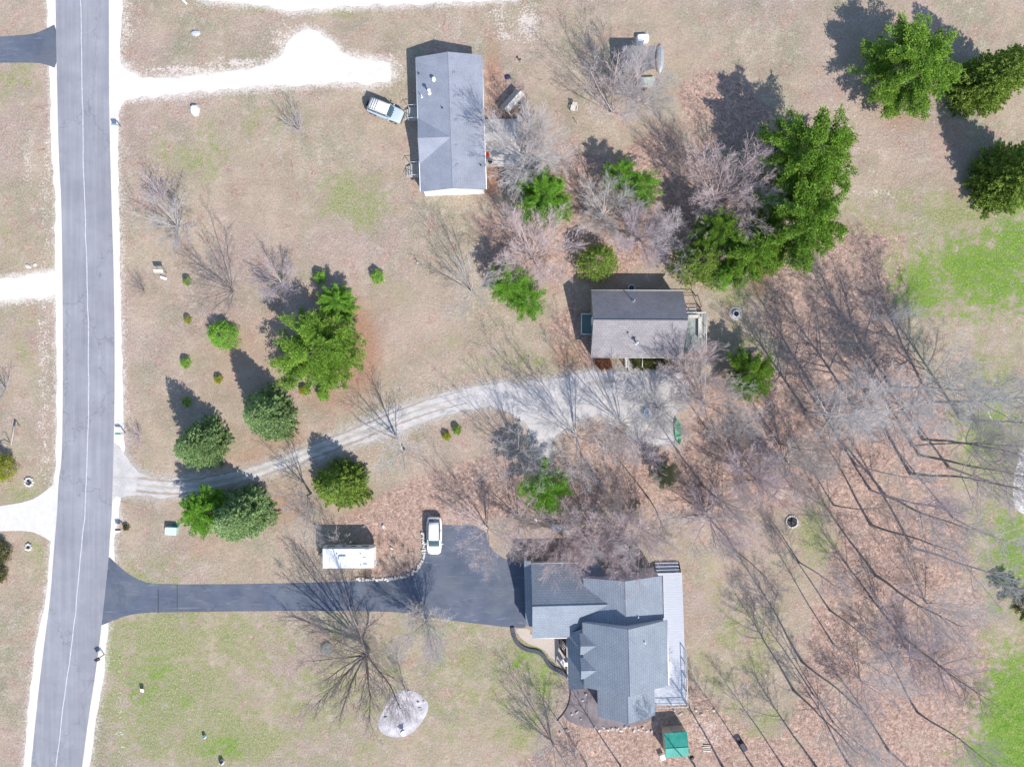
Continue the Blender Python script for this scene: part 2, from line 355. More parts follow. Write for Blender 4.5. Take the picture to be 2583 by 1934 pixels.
    c = m.mix(m.ma('MULTIPLY', lcut, m.mr(m.ma('ADD', m.attr('lush'), m.ma('MULTIPLY', m.ma('ADD', wob, m.ma('MULTIPLY', m.ma('SUBTRACT', m.noise(.55, 4, .7), .5), 1.6)), 1.2)), .28, .78)), c, lsh)
    c = m.mix(m.mr(m.ma('ADD', m.attr('bare'), m.ma('MULTIPLY', wob, 1.3)), .38, .66, 0, .8), c, bar)
    c = m.mix(sel('gravel', .22, .80, .75), c, grv)
    m.bump(m.ma('ADD', fine, m.ma('MULTIPLY', mid2, 1.5)), .55, .12)
    return m.out(c)
GZ = (np.sin(GX*.11+1)*np.cos(GY*.09)*.02 - .03)*0 - .012
idx = np.arange(gnx*gny).reshape(gny, gnx)
faces = np.stack([idx[:-1, :-1].ravel(), idx[:-1, 1:].ravel(), idx[1:, 1:].ravel(), idx[1:, :-1].ravel()], 1)
gm = fast_mesh('ground', np.stack([GX.ravel(), GY.ravel(), GZ.ravel()], 1), faces, ground_mat(), layers)
tag(bpy.data.objects.new('ground', gm), 'dry spring lawn with leaf litter and green patches', kind='structure')
COL.objects.link(bpy.data.objects['ground'])

def asphalt_mat(name, c1, c2, streak=.0, along=1, crack=False):
    m = N(name, .85, .25)
    f = m.noise(14, 3, .7); g = m.noise(.5, 4, .6)
    st = m.noise(2.2, 3, .6, co=m.co((1, .03, 1) if along == 1 else (.06, 1, 1), 0.0))
    c = m.mix(m.mr(g, .3, .7), c1, c2)
    c = m.mul(c, m.ma('ADD', m.mr(f, .3, .7, .9, 1.1), m.mr(st, .3, .7, -streak, streak)))
    if crack:
        sc = m.noise(.9, 4, .7, co=m.co((.25, 1.4, 1)), dist=1.5)
        c = m.mix(m.mr(sc, .60, .70, 0, .4), c, (.26, .27, .29))
        sv_ = m.noise(1.6, 3, .6, co=m.co((.22, 2.2, 1), .12), dist=.6)
        c = m.mix(m.mr(sv_, .60, .68, 0, .4), c, (.27, .285, .31))
        c = m.mix(m.mr(m.noise(.25, 3, .6), .45, .62, 0, .5), c, (.14, .155, .185))
    vr = m.n('ShaderNodeTexVoronoi'); vr.feature = 'DISTANCE_TO_EDGE'; vr.inputs['Scale'].default_value = .10
    nz = m.n('ShaderNodeTexNoise'); nz.inputs['Scale'].default_value = .8; nz.inputs['Detail'].default_value = 4; m.l(m.co(), nz.inputs['Vector'])
    mv = m.n('ShaderNodeVectorMath'); mv.operation = 'MULTIPLY_ADD'; m.l(nz.outputs['Color'], mv.inputs[0]); mv.inputs[1].default_value = (3.2, 3.2, 0); m.l(m.co((1, .45, 1) if along == 1 else (.45, 1, 1)), mv.inputs[2]); m.l(mv.outputs[0], vr.inputs['Vector'])
    c = m.mix(m.mr(vr.outputs['Distance'], .0, .010, .30, 0), c, (.06, .065, .075))
    c = m.mul(c, m.mr(m.noise(.18, 4, .6), .35, .65, .90, 1.08))
    return m.out(c)
M_ROAD = asphalt_mat('road_asphalt', (.255, .263, .30), (.295, .30, .335), .09)
M_ASPH = asphalt_mat('driveway_asphalt', (.088, .108, .155), (.115, .136, .182), .06, 0, True)
def gravel_mat(name, hi, lo, ruts=False):
    m = N(name, .95, .15)
    f = m.noise(9, 3, .75); g = m.noise(.7, 4, .6); v = m.vor(11, out='Color'); sp = m.n('ShaderNodeSeparateColor'); m.l(v, sp.inputs[0])
    c = m.mix(m.mr(g, .35, .65), hi, lo)
    c = m.mul(c, m.ma('ADD', m.mr(f, .3, .7, .88, 1.08), m.mr(sp.outputs[0], 0, 1, -.07, .07)))
    if ruts:
        r_ = m.noise(1.3, 3, .6, co=m.co((.10, 1.0, 1), -.33))
        c = m.mix(m.mr(r_, .55, .68, 0, .6), c, (.36, .30, .25))
        c = m.mix(m.mr(m.noise(.35, 5, .7), .55, .7, 0, .45), c, (.45, .42, .40))
    m.bump(f, .4, .04)
    return m.out(c)
M_GRAV = gravel_mat('gravel_white', (.74, .705, .66), (.63, .595, .55))
M_GRAV2 = gravel_mat('gravel_worn', (.57, .545, .53), (.44, .43, .435), True)
M_CONC = plain('concrete', (.60, .585, .565), .9, .07, 1.5)
M_WALK = plain('patterned_concrete', (.47, .41, .36), .9, .12, 5)
def sheet(name, poly, z, mat, label=None):
    import bmesh
    bm = bmesh.new(); vs = [bm.verts.new((x, y, z)) for x, y in poly]
    f = bm.faces.new(vs); bmesh.ops.triangulate(bm, faces=[f])
    for q in bm.faces:
        if q.normal.z < 0: q.normal_flip()
    me = bpy.data.meshes.new(name); bm.to_mesh(me); bm.free(); me.materials.append(mat)
    o = bpy.data.objects.new(name, me); COL.objects.link(o)
    return tag(o, label, kind='structure')
def strip(name, L, Rr, z, mat, label, jl=0.0, seed=3):
    MBx = MB(); L = smooth(L, 2); Rr = smooth(Rr, 2); rr = random.Random(seed)
    n = min(len(L), len(Rr)); vs = []
    for i in range(n):
        vs += [(*L[i], z), (*Rr[i], z)]
    MBx.add(vs, [(2*i, 2*i+1, 2*i+3, 2*i+2) for i in range(n-1)])
    o = MBx.build(name, mat)
    for p in o.data.polygons:
        if p.normal.z < 0: o.data.flip_normals(); break
    return tag(o, label, kind='structure')
sheet('gravel_shoulder', jag(SH_R, .5, .10, 5), -.006, M_GRAV, 'white gravel shoulder on the house side of the road')
sheet('gravel_shoulder', jag(SH_L, .5, .10, 6), -.006, M_GRAV, 'white gravel shoulder on the far left of the road')
sheet('gravel_driveway', jag(inset(smooth(PD(P_GRAV1), 1, True), .42), .4, .22, 7), -.002, M_GRAV, 'bright white gravel driveway to the grey roofed house')
sheet('gravel_driveway', jag(inset(smooth(PD(P_TOP), 1, True), .42), .4, .22, 8), -.002, M_GRAV, 'white gravel strip along the top edge')
sheet('gravel_driveway', jag(inset(smooth(PD(P_GRAV2), 1, True), .42), .4, .22, 9), -.002, M_GRAV2, 'long worn gravel driveway curving to the brown roofed cabin')
sheet('gravel_driveway', jag(inset(smooth(PD(P_LG), 1, True), .42), .4, .22, 10), -.002, M_GRAV, 'short gravel driveway on the left of the road')
sheet('concrete_driveway', smooth(PD(P_LC), 1, True), .002, M_CONC, 'pale concrete driveway flaring to the road on the left')
sheet('asphalt_driveway', smooth(PD(P_LA), 1, True), .002, M_ASPH, 'short dark asphalt driveway at the upper left')
sheet('asphalt_driveway', smooth(PD(P_DRIVE), 1, True), .002, M_ASPH, 'long dark asphalt driveway leading to the blue grey house')
sheet('concrete_path', smooth(PD(P_RP), 1, True), .002, M_CONC, 'pale curved path at the right edge')
sheet('front_walk', smooth(WALK, 1, True), .014, M_WALK, 'tan patterned concrete walk by the front porch')
strip('road', [S(*p) for p in ROAD_L], [S(*p) for p in ROAD_R], .010, M_ROAD, 'grey two lane asphalt road')
sm_l, sm_r = [], []
rr = random.Random(4)
for x, y in smooth(SEAM, 2):
    o_ = rr.uniform(-1.0, 1.0); sm_l.append(S(x-1.0+o_, y)); sm_r.append(S(x+1.0+o_, y))
mbx = MB(); vs = []
for a_, b_ in zip(sm_l, sm_r): vs += [(*a_, .014), (*b_, .014)]
mbx.add(vs, [(2*i, 2*i+1, 2*i+3, 2*i+2) for i in range(len(sm_l)-1)])
M_SEAM = plain('road_seam', (.55, .55, .58), .9, .2, 2)
o = mbx.build('road_marking', M_SEAM); tag(o, 'thin pale centre seam along the road', kind='structure')
if o.data.polygons[0].normal.z < 0: o.data.flip_normals()
# wheel tracks worn into the long gravel driveway
M_RUT = gravel_mat('track_dirt', (.40, .345, .30), (.33, .28, .245)); M_MID = gravel_mat('track_middle', (.47, .43, .385), (.38, .36, .31))
TRK = smooth(PD([(290,1046),(384,1056),(470,1041),(557,1018),(665,979),(760,943),(850,905),(930,876),(1010,856)]), 2)
for off, wd, mt, nm in ((-.78, .34, M_RUT, 'left wheel track worn in the long gravel driveway'), (.82, .30, M_RUT, 'right wheel track worn in the long gravel driveway'), (0, .42, M_MID, 'faint grassy middle strip of the long gravel driveway')):
    a_, b_ = [], []; r_ = random.Random(int(off*100)+7); q = jag(TRK, .35, 0, closed=False)
    for i in range(1, len(q)-1):
        t = Vector(q[i+1])-Vector(q[i-1]); nn = Vector((-t.y, t.x)).normalized(); p = Vector(q[i]); k = .25+.75*min(1, (len(q)-i)/30)
        if r_.random() < .10: k *= .3
        a_.append(tuple(p+nn*(off+wd*k*r_.uniform(.3, .65)))); b_.append(tuple(p+nn*(off-wd*k*r_.uniform(.3, .65))))
    m_ = MB(); vs = []
    for u, v in zip(a_, b_): vs += [(*u, .003 if off else .0025), (*v, .003 if off else .0025)]
    m_.add(vs, [(2*i, 2*i+1, 2*i+3, 2*i+2) for i in range(len(a_)-1)]); o = m_.build('wheel_track', mt)
    if o.data.polygons[0].normal.z < 0: o.data.flip_normals()
    tag(o, nm, kind='structure')
# saw cuts across the asphalt drive
mbx = MB(); mbx.box(*S(399, 1516)[:2], .006, .10, 3.0, .001); mbx.box(*S(447, 1505)[:2], .006, .08, 3.2, .001)
tag(mbx.build('driveway_joint', plain('joint_tar', (.04, .045, .06), .9)), 'two dark joints across the asphalt driveway', kind='structure')
# planting beds
M_MULCH = gravel_mat('light_mulch', (.60, .58, .60), (.33, .31, .34))
M_DARKBED = plain('dark_mulch', (.075, .065, .07), .95, .4, 8)
M_BEDSOIL = gravel_mat('grey_mulch', (.25, .22, .23), (.16, .14, .15))
sheet('mulch_bed', smooth(ISLAND, 2, True), .008, M_MULCH, 'oval island of pale wood chips in the front lawn')
sheet('mulch_bed', smooth([R8(*p) for p in ((560,560),(655,545),(655,760),(625,745),(590,710),(572,660))], 1, True), .020, M_DARKBED, 'dark planting bed between front walk and porch')
sheet('mulch_bed', smooth([R8(*p) for p in ((670,980),(700,1150),(690,1250),(640,1350),(600,1400),(700,1500),(990,1560),(1330,1540),(1600,1480),(1640,1300),(1600,1100),(700,1000))], 1, True), -.004, M_BEDSOIL, 'grey brown mulch bed round the south wing')

# ------------------------------------------------------------------ trees
def bark(name, c1, c2):
    m = N(name, .9, .15); f = m.noise(2.5, 3, .6)
    return m.out(m.mix(m.mr(f, .35, .65), c1, c2))
BK = {'pink': bark('bark_pinkish', (.68, .56, .55), (.57, .47, .47)), 'grey': bark('bark_grey', (.58, .555, .545), (.48, .46, .455)),
      'pale': bark('bark_pale', (.64, .60, .59), (.53, .50, .50)), 'dark': bark('bark_dark', (.20, .195, .195), (.28, .265, .255)),
      'brown': bark('bark_brown', (.33, .28, .255), (.25, .215, .20)), 'mauve': bark('bark_mauve', (.56, .49, .53), (.47, .41, .45)), 'twig': bark('bark_twigs', (.50, .45, .44), (.41, .37, .37))}
def limb_path(p, d, L, n, wob, rise, r):
    pts = [p.copy()]; q = p.copy(); d = d.copy()
    for i in range(n):
        d = (d+Vector((r.gauss(0, wob), r.gauss(0, wob), r.gauss(0, wob*.6)+rise))).normalized()
        q = q+d*(L/n); pts.append(q.copy())
    return pts, d
def at(pts, t):
    k = t*(len(pts)-1); i = min(int(k), len(pts)-2); return pts[i].lerp(pts[i+1], k-i), (pts[i+1]-pts[i]).normalized()
SIDES = [8, 6, 4, 3, 3]; SEGS = [6, 6, 4, 3, 2]
def grow(mb, p, d, L, rad, lev, cfg, r):
    n = SEGS[lev]
    pts, _ = limb_path(p, d, L, n, cfg['wob'][lev], cfg['rise'][lev], r)
    tip = rad*.35 if lev < 4 else rad*.5
    mb.tube(pts, [rad+(tip-rad)*i/n for i in range(n+1)], SIDES[lev])
    if lev >= cfg['depth']: return
    k = cfg['kids'][lev]; k = max(2, int(k*r.uniform(.75, 1.25)))
    for j in range(k):
        t = cfg['t0'][lev]+(1-cfg['t0'][lev])*((j+r.random())/k)
        q, dd = at(pts, min(t, .999)); az = j*2.4+r.uniform(-.6, .6)
        u = dd.orthogonal().normalized(); v = dd.cross(u)
        a = cfg['ang'][lev]*r.uniform(.7, 1.25)
        nd = (dd*math.cos(a)+(u*math.cos(az)+v*math.sin(az))*math.sin(a)).normalized()
        ll = L*cfg['len'][lev]*(1.15-.55*t)*r.uniform(.7, 1.25)
        rr = max(cfg['rmin'], (rad+(tip-rad)*t)*cfg['rk'][lev])
        grow(mb, q, nd, ll, rr, lev+1, cfg, r)
CFG = {
 'vase': dict(h=9.0, trunk=1.2, r0=.17, stems=12, lean=(.15, .95), L=(5.2, 7.4), wob=[.05,.05,.07,.10,.12], rise=[.02,.05,.04,.03,.02], depth=4,
    kids=[0,12,9,7], t0=[.4,.16,.15,.15], ang=[.6,.46,.5,.6], len=[.6,.50,.46,.5], rk=[.6,.45,.5,.6], rmin=.0095),
 'bushy': dict(h=7.0, trunk=.7, r0=.13, stems=13, lean=(.2, 1.15), L=(3.8, 5.6), wob=[.05,.06,.08,.12,.14], rise=[.02,.05,.04,.03,.02], depth=4,
    kids=[0,9,7,5], t0=[.4,.18,.15,.15], ang=[.6,.5,.55,.65], len=[.6,.48,.48,.5], rk=[.6,.45,.5,.6], rmin=.009),
 'clump': dict(h=10.0, trunk=.4, r0=.11, stems=9, lean=(.12, .62), L=(6.0, 9.5), wob=[.04,.04,.07,.10,.12], rise=[.02,.03,.03,.02,.02], depth=4,
    kids=[0,12,7,5], t0=[.4,.22,.2,.2], ang=[.6,.5,.5,.6], len=[.6,.34,.45,.5], rk=[.6,.42,.5,.6], rmin=.0075),
 'young': dict(h=9.0, trunk=2.2, r0=.13, stems=7, lean=(.08, .62), L=(4.5, 7.0), wob=[.04,.05,.08,.10,.12], rise=[.02,.03,.03,.02,.02], depth=4,
    kids=[0,10,7,4], t0=[.4,.2,.2,.2], ang=[.6,.5,.55,.6], len=[.6,.36,.45,.5], rk=[.6,.42,.5,.6], rmin=.009),
 'oak': dict(h=13.0, trunk=2.0, r0=.30, stems=11, lean=(.15, .85), L=(7.5, 11.0), wob=[.04,.05,.08,.12,.14], rise=[.02,.03,.02,.01,.01], depth=4,
    kids=[0,13,9,6], t0=[.4,.2,.15,.15], ang=[.6,.45,.55,.65], len=[.6,.42,.42,.48], rk=[.6,.45,.5,.65], rmin=.011),
 'shrub': dict(h=4.0, trunk=.15, r0=.06, stems=14, lean=(.1, .75), L=(2.6, 4.2), wob=[.05,.07,.1,.12,.14], rise=[.02,.02,.02,.02,.02], depth=3,
    kids=[0,9,5], t0=[.4,.2,.2], ang=[.6,.45,.5], len=[.6,.42,.45], rk=[.6,.5,.6], rmin=.011),
}
WOOD = dict(wob=[.025,.07,.10,.12,.14], rise=[.02,.04,.03,.03,.02], depth=4, kids=[18,9,6,5], t0=[.48,.25,.2,.15],
    ang=[.85,.6,.6,.65], len=[.27,.42,.45,.5], rk=[.45,.45,.5,.6], rmin=.0075)
PROTO = {}
HID = []
def proto_bare(kind, seed):
    seed = seed % (2 if kind in ('bushy', 'shrub', 'woodwide') else 3); key = (kind, seed)
    if key in PROTO: return PROTO[key]
    r = random.Random(seed*77+len(kind)+5); tm, cm = MB(), MB()
    if kind.startswith('wood'):
        c = dict(WOOD); h = 18.0
        if kind == 'woodthin': c.update(kids=[16,9,6,5], t0=[.5,.25,.2,.15], len=[.23,.42,.45,.5])
        if kind == 'woodwide': c.update(rmin=.009, kids=[22,11,8,5], t0=[.30,.2,.2,.15], len=[.36,.42,.45,.5], ang=[.8,.6,.6,.65])
        pts, _ = limb_path(Vector((0, 0, -.2)), Vector((r.gauss(0, .04), r.gauss(0, .04), 1)), h, 9, .035, .05, r)
        r0 = {'wood': .155, 'woodwide': .19}.get(kind, .105)
        rad = [r0*(1-.8*(i/9)**1.2)+(.06 if i == 0 else 0) for i in range(10)]
        tm.tube(pts, rad, 8)
        k = c['kids'][0]
        for j in range(k):
            t = c['t0'][0]+(1-c['t0'][0])*((j+r.random())/k)
            q, dd = at(pts, min(t, .999)); az = j*2.4+r.uniform(-.7, .7); a = c['ang'][0]*r.uniform(.6, 1.2)*(1.15-.5*t)
            nd = (dd*math.cos(a)+Vector((math.cos(az), math.sin(az), 0))*math.sin(a)).normalized()
            grow(cm, q, nd, h*c['len'][0]*(1.2-.6*t)*r.uniform(.75, 1.3), max(.03, r0*(1-.8*t)*.55), 1, c, r)
    else:
        c = CFG[kind]
        tm.tube([(0, 0, -.2), (0, 0, c['trunk']*.5), (r.uniform(-.1, .1), r.uniform(-.1, .1), c['trunk'])], [c['r0']*1.25, c['r0']*1.05, c['r0']], 8)
        for j in range(c['stems']):
            az = j*2.4+r.uniform(-.4, .4); a = c['lean'][0]+(c['lean'][1]-c['lean'][0])*math.sqrt((j+.5)/c['stems'])*r.uniform(.85, 1.1)
            d = Vector((math.cos(az)*math.sin(a), math.sin(az)*math.sin(a), math.cos(a)))
            grow(cm, Vector((0, 0, c['trunk']*r.uniform(.6, 1))), d, r.uniform(*c['L']), c['r0']*r.uniform(.32, .5), 1, c, r)
        h = c['h']
    PROTO[key] = (tm.mesh('trunk', None), cm.mesh('crown', None), h)
    for me in PROTO[key][:2]: me.materials.append(BK['grey'])
    return PROTO[key]
def bare(kind, seed, x, y, h, mat, label, cat='tree', group='bare leafless trees', name='bare_tree', rz=None, wide=1.0):
    tm, cm, h0 = proto_bare(kind, seed)
    X, Y = D(x, y); s = h/h0
    t = thing(name, label, cat, (X, Y, 0), rz if rz is not None else (seed*1.7+x*.37) % 6.28, group)
    t.scale = (s*wide, s*wide, s)
    for nm, me in (('trunk', tm), ('crown', cm)):
        o = bpy.data.objects.new(nm, me); COL.objects.link(o); o.parent = t
        o.material_slots[0].link = 'OBJECT'; o.material_slots[0].material = BK['twig' if (mat == 'dark' and nm == 'crown') else mat]
    return t
# --- evergreens: many needle sprays spread through the crown
def leaf_mat(name, c1, c2, c3):
    m = N(name, .75, .12); t = m.attr('tone'); f = m.noise(1.2, 2, .5)
    c = m.mix(m.mr(t, 0, .5), c1, c2); c = m.mix(m.mr(t, .5, 1), c, c3)
    c = m.mul(c, m.mr(f, .3, .7, .8, 1.2))
    tr = m.n('ShaderNodeBsdfTranslucent'); m.l(m.mul(c, 1.2), tr.inputs[0])
    mx = m.n('ShaderNodeMixShader'); mx.inputs[0].default_value = .33
    m.l(m.p.outputs[0], mx.inputs[1]); m.l(tr.outputs[0], mx.inputs[2])
    o = [n for n in m.t.nodes if n.type == 'OUTPUT_MATERIAL'][0]; m.l(mx.outputs[0], o.inputs[0])
    return m.out(c)
LF = {'spruce': leaf_mat('spruce_needles', (.12, .215, .115), (.33, .475, .21), (.54, .66, .33)),
      'olive': leaf_mat('cedar_foliage', (.10, .185, .045), (.30, .43, .09), (.50, .60, .17)),
      'pine': leaf_mat('pine_needles', (.085, .215, .045), (.29, .48, .075), (.50, .66, .15)),
      'bright': leaf_mat('young_pine_needles', (.12, .30, .055), (.30, .56, .085), (.48, .72, .15)),
      'yellow': leaf_mat('yellow_conifer_foliage', (.20, .26, .02), (.42, .46, .04), (.58, .60, .07)),
      'box': leaf_mat('boxwood_foliage', (.07, .085, .02), (.13, .15, .035), (.22, .22, .07)),
      'red': leaf_mat('rusty_leaves', (.16, .06, .04), (.28, .12, .07), (.36, .19, .12)),
      'sage': leaf_mat('dull_needles', (.13, .17, .10), (.21, .26, .15), (.29, .32, .21))}
def sprays(P, Dv, m, L, W, rng, spread=.8):
    n = len(P); P = np.repeat(P, m, 0); Dn = np.repeat(Dv, m, 0)+rng.normal(0, spread, (n*m, 3)); Dn /= np.linalg.norm(Dn, axis=1)[:, None]+1e-9
    side = np.cross(Dn, rng.normal(0, 1, (n*m, 3))); side /= np.linalg.norm(side, axis=1)[:, None]+1e-9
    l = L*rng.uniform(.6, 1.3, (n*m, 1)); w_ = W*rng.uniform(.7, 1.3, (n*m, 1))
    a = P-side*w_*.5; b = P+side*w_*.5; t = P+Dn*l
    V = np.stack([a, b, t], 1).reshape(-1, 3); F = np.arange(len(V)).reshape(-1, 3)
    tone = np.repeat(np.clip(rng.normal(.5, .22, n), 0, 1), m*3)+np.repeat(rng.normal(0, .08, n*m), 3)
    return V, F, np.clip(tone, 0, 1)
def crown_pts(kind, h, R0, rng):
    P, Dv = [], []; seed_ = rng.uniform(0, 6)
    if kind == 'spruce':
        nt = int(h/.46)
        for i in range(nt):
            t = (i+.5)/nt; z = .25+t*(h-.25); rr_ = R0*(1-t)**.72*(1 if t > .05 else .9)
            nb = max(4, int(2*math.pi*rr_/.60)); ph = rng.uniform(0, 6.28)
            for j in range(nb):
                a = ph+2*math.pi*j/nb+rng.normal(0, .08); L = rr_*rng.uniform(.74, 1.16)*(1+.10*math.sin(2*a+seed_)+.08*math.sin(5*a+2*seed_+z))
                ns = max(4, int(L*.80/.075))
                for k in range(ns):
                    u = 1-.62*(k/ns)**1.1; rad = L*u
                    off = rng.normal(0, .07+.16*(1.25-u))*(1+.5*math.sin(u*9+j))
                    zz = z-.20*rad*(1-t)+.12*rad*u*u+rng.normal(0, .06)-abs(off)*.5
                    P.append((rad*math.cos(a)-off*math.sin(a), rad*math.sin(a)+off*math.cos(a), max(zz, .08)))
                    Dv.append((math.cos(a)*.8, math.sin(a)*.8, .55))
        P = np.array(P); Dv = np.array(Dv)
    elif kind in ('pine', 'airy'):
        nbo = int((44 if kind == 'pine' else 38)*(R0/4)**.5*(h/8)**.5)
        for c in range(nbo):
            t = .10+.88*((c+rng.uniform(0, 1))/nbo)**.85; a = c*2.399+rng.normal(0, .25)
            L = R0*(math.sin(math.pi*min(1, .20+.74*t))**.75)*rng.uniform(.84, 1.16); z0 = h*t*.9
            ncl = max(2, int(L/.95)+1)
            for k in range(ncl):
                u = 1-.72*k/ncl; cx, cy = L*u*math.cos(a+rng.normal(0, .10)), L*u*math.sin(a+rng.normal(0, .10)); cz = z0+.16*L*u*u+rng.normal(0, .12)
                cr = rng.uniform(.42, .66)*(R0/4.5)**.35*(.8+.4*(k > 0)); m = int((105 if kind == 'pine' else 66)*(cr/.5)**1.6)
                q = rng.normal(0, 1, (m, 3)); q /= np.linalg.norm(q, axis=1)[:, None]; q[:, 2] = np.abs(q[:, 2])*.8-.12
                pts = q*rng.uniform(.55, 1.1, (m, 1))*cr*np.array([1.15, 1.15, .7])
                ca, sa = math.cos(a), math.sin(a); x_ = pts[:, 0]*1.3; y_ = pts[:, 1]*.9
                pts = np.stack([x_*ca-y_*sa+cx, x_*sa+y_*ca+cy, pts[:, 2]+cz], 1); P.append(pts); Dv.append(q+np.array([ca*.4, sa*.4, .6]))
                if k == 0:
                    for b in range(4):
                        aa = a+rng.normal(0, .7); l = np.linspace(.4, 1.9, 6)[:, None]*cr
                        dd = np.array([math.cos(aa), math.sin(aa), rng.uniform(0, .35)])
                        P.append(np.array([cx, cy, cz])+dd*l+rng.normal(0, .04, (6, 3))); Dv.append(np.repeat(dd[None]+[0, 0, .3], 6, 0))
        P = np.concatenate(P); Dv = np.concatenate(Dv)
    elif kind == 'cedar':
        n = int(2400*(R0/2)**1.1*(h/5)**.5)
        t = rng.uniform(0, 1, n)**.8; a = rng.uniform(0, 6.28, n); z = .15+t*(h-.2)
        rr_ = R0*np.sqrt(np.clip(1-(t*.98)**2.0, .02, 1))
        lob = 1+.10*np.sin(a*2+seed_)+.15*np.sin(a*5+z*1.3)+.12*np.sin(a*11-z*2.1)+rng.normal(0, .07, n); dep = rng.uniform(.72, 1.03, n)
        rr_ = rr_*lob*dep
        P = np.stack([rr_*np.cos(a), rr_*np.sin(a), z], 1); Dv = np.stack([np.cos(a)*.6, np.sin(a)*.6, np.full(n, .8)], 1)
    return P, Dv
def proto_green(kind, seed, h, R0, m, L, W, spread):
    key = (kind, seed, h, R0)
    if key in PROTO: return PROTO[key]
    rng = np.random.default_rng(seed)
    P, Dv = crown_pts(kind, h, R0, rng)
    V, F, tone = sprays(P, Dv, m, L, W, rng, spread)
    me = fast_mesh('crown', V, F, LF['pine'], {'tone': tone})
    tm = MB(); tm.tube([(0, 0, -.2), (0, 0, h*.5), (0, 0, h*.93)], [.035*h*.45+.03, .02*h*.45+.02, .01], 7)
    r = random.Random(seed)
    for i in range(int(h*3)):
        z = h*(.1+.8*i/(h*3)); a = i*2.4; l = R0*(1-z/h)*.8
        tm.tube([(0, 0, z), (l*math.cos(a), l*math.sin(a), z+.1*l)], [.035, .012], 3)
    PROTO[key] = (tm.mesh('trunk', BK['brown']), me)
    return PROTO[key]
def green(kind, seed, x, y, h, R0, mat, label, m=7, L=.24, W=.07, spread=.7, base=False, group='evergreens', name='evergreen_tree', cat='tree', lift=.45, ph=None, wide=1.0, rz=None):
    """x, y = where the middle of the crown shows in the photograph; the foot is worked out from it"""
    ph, pr = ph or (h, R0)
    X, Y = D(x, y, 0 if base else h*lift)
    tm, me = proto_green(kind, seed, ph, pr, m, L, W, spread)
    t = thing(name, label, cat, (X, Y, 0), rz if rz is not None else (x*.13+seed) % 6.28, group)
    t.scale = (R0/pr*wide, R0/pr, h/ph)
    for nm, q in (('trunk', tm), ('crown', me)):
        o = bpy.data.objects.new(nm, q); COL.objects.link(o); o.parent = t
        if nm == 'crown': o.material_slots[0].link = 'OBJECT'; o.material_slots[0].material = LF[mat]
    return t
SP = dict(ph=(12, 3.8), m=8, L=.22, W=.11, spread=.5)
green('spruce', 1, 2100, 196, 13.5, 3.9, 'olive', 'upper of the two tall dark spruces cut by the right edge', base=True, name='spruce_tree', **SP)
green('spruce', 2, 2146, 398, 13.0, 4.1, 'olive', 'lower of the two tall dark spruces cut by the right edge', base=True, name='spruce_tree', **SP)
green('spruce', 1, 594, 893, 10.2, 3.25, 'spruce', 'blue green spruce standing just above the gravel driveway', base=True, name='spruce_tree', **SP)
green('spruce', 2, 453, 956, 10.0, 3.05, 'spruce', 'blue green spruce nearest the road, above the gravel driveway', base=True, name='spruce_tree', **SP)
green('spruce', 1, 532, 1106, 8.4, 3.7, 'spruce', 'blue green spruce right below the gravel driveway beside a bright pine', base=True, name='spruce_tree', **SP)
green('spruce', 3, 745, 1043, 7.6, 3.4, 'olive', 'yellow green conifer above the parked white camper', base=True, name='conifer_tree', m=8, L=.26, W=.085, spread=.6, ph=(8, 3.6))
PN = dict(m=8, L=.145, W=.078, spread=.6)
green('pine', 4, 1966, 150, 9.5, 5.3, 'pine', 'big round pine standing alone in the upper right field', lift=.5, ph=(9, 5), name='pine_tree', **PN)
green('pine', 5, 1742, 345, 13.5, 5.2, 'pine', 'tallest upper pine of the dense green group right of centre', lift=.5, ph=(9, 5), name='pine_tree', **PN)
green('pine', 4, 1722, 485, 13.0, 5.0, 'pine', 'lower tall pine of the dense green group right of centre', lift=.5, ph=(9, 5), name='pine_tree', rz=2.0, **PN)
green('pine', 5, 1612, 545, 9.0, 3.6, 'pine', 'middle sized pine just above the small wooden deck of the cabin', lift=.5, ph=(9, 5), name='pine_tree', rz=1.0, **PN)
green('cedar', 6, 1505, 570, 6.5, 2.6, 'olive', 'yellowish cedar at the left end of the dense green group', lift=.5, ph=(6, 3), m=8, L=.22, W=.08, name='cedar_tree')
green('pine', 4, 1545, 500, 9.0, 2.6, 'pine', 'dark pine half hidden behind a bare tree in the green group', lift=.5, ph=(9, 5), name='pine_tree', rz=4.0, **PN)
green('cedar', 7, 1560, 595, 5.0, 1.6, 'bright', 'small bright green conifer at the foot of the green group', lift=.5, ph=(6, 3), m=8, L=.22, W=.08, name='cedar_tree')
green('cedar', 6, 1660, 560, 6.0, 1.8, 'olive', 'olive cedar tucked between two pines above the cabin deck', lift=.5, ph=(6, 3), m=8, L=.22, W=.08, name='cedar_tree', rz=3.0)
green('pine', 5, 1175, 432, 7.5, 3.2, 'bright', 'bright pine just below the right corner of the upper house', lift=.5, ph=(9, 5), name='pine_tree', rz=2.2, **PN)
green('airy', 8, 1340, 382, 6.5, 2.0, 'bright', 'thin bright pine, upper of a close pair behind a grey bare tree', lift=.5, ph=(8, 4), name='pine_tree', **PN)
green('airy', 8, 1387, 408, 6.5, 2.1, 'bright', 'thin bright pine, lower of a close pair behind a grey bare tree', lift=.5, ph=(8, 4), name='pine_tree', rz=2.5, **PN)
green('cedar', 7, 1290, 566, 5.0, 2.3, 'olive', 'rounded cedar at the upper left corner of the cabin', lift=.45, ph=(6, 3), m=8, L=.22, W=.08, name='cedar_tree', rz=1.2)
green('airy', 8, 1102, 612, 6.5, 2.5, 'bright', 'fluffy bright pine below a pinkish bare tree left of the cabin', lift=.5, ph=(8, 4), name='pine_tree', rz=4.0, **PN)
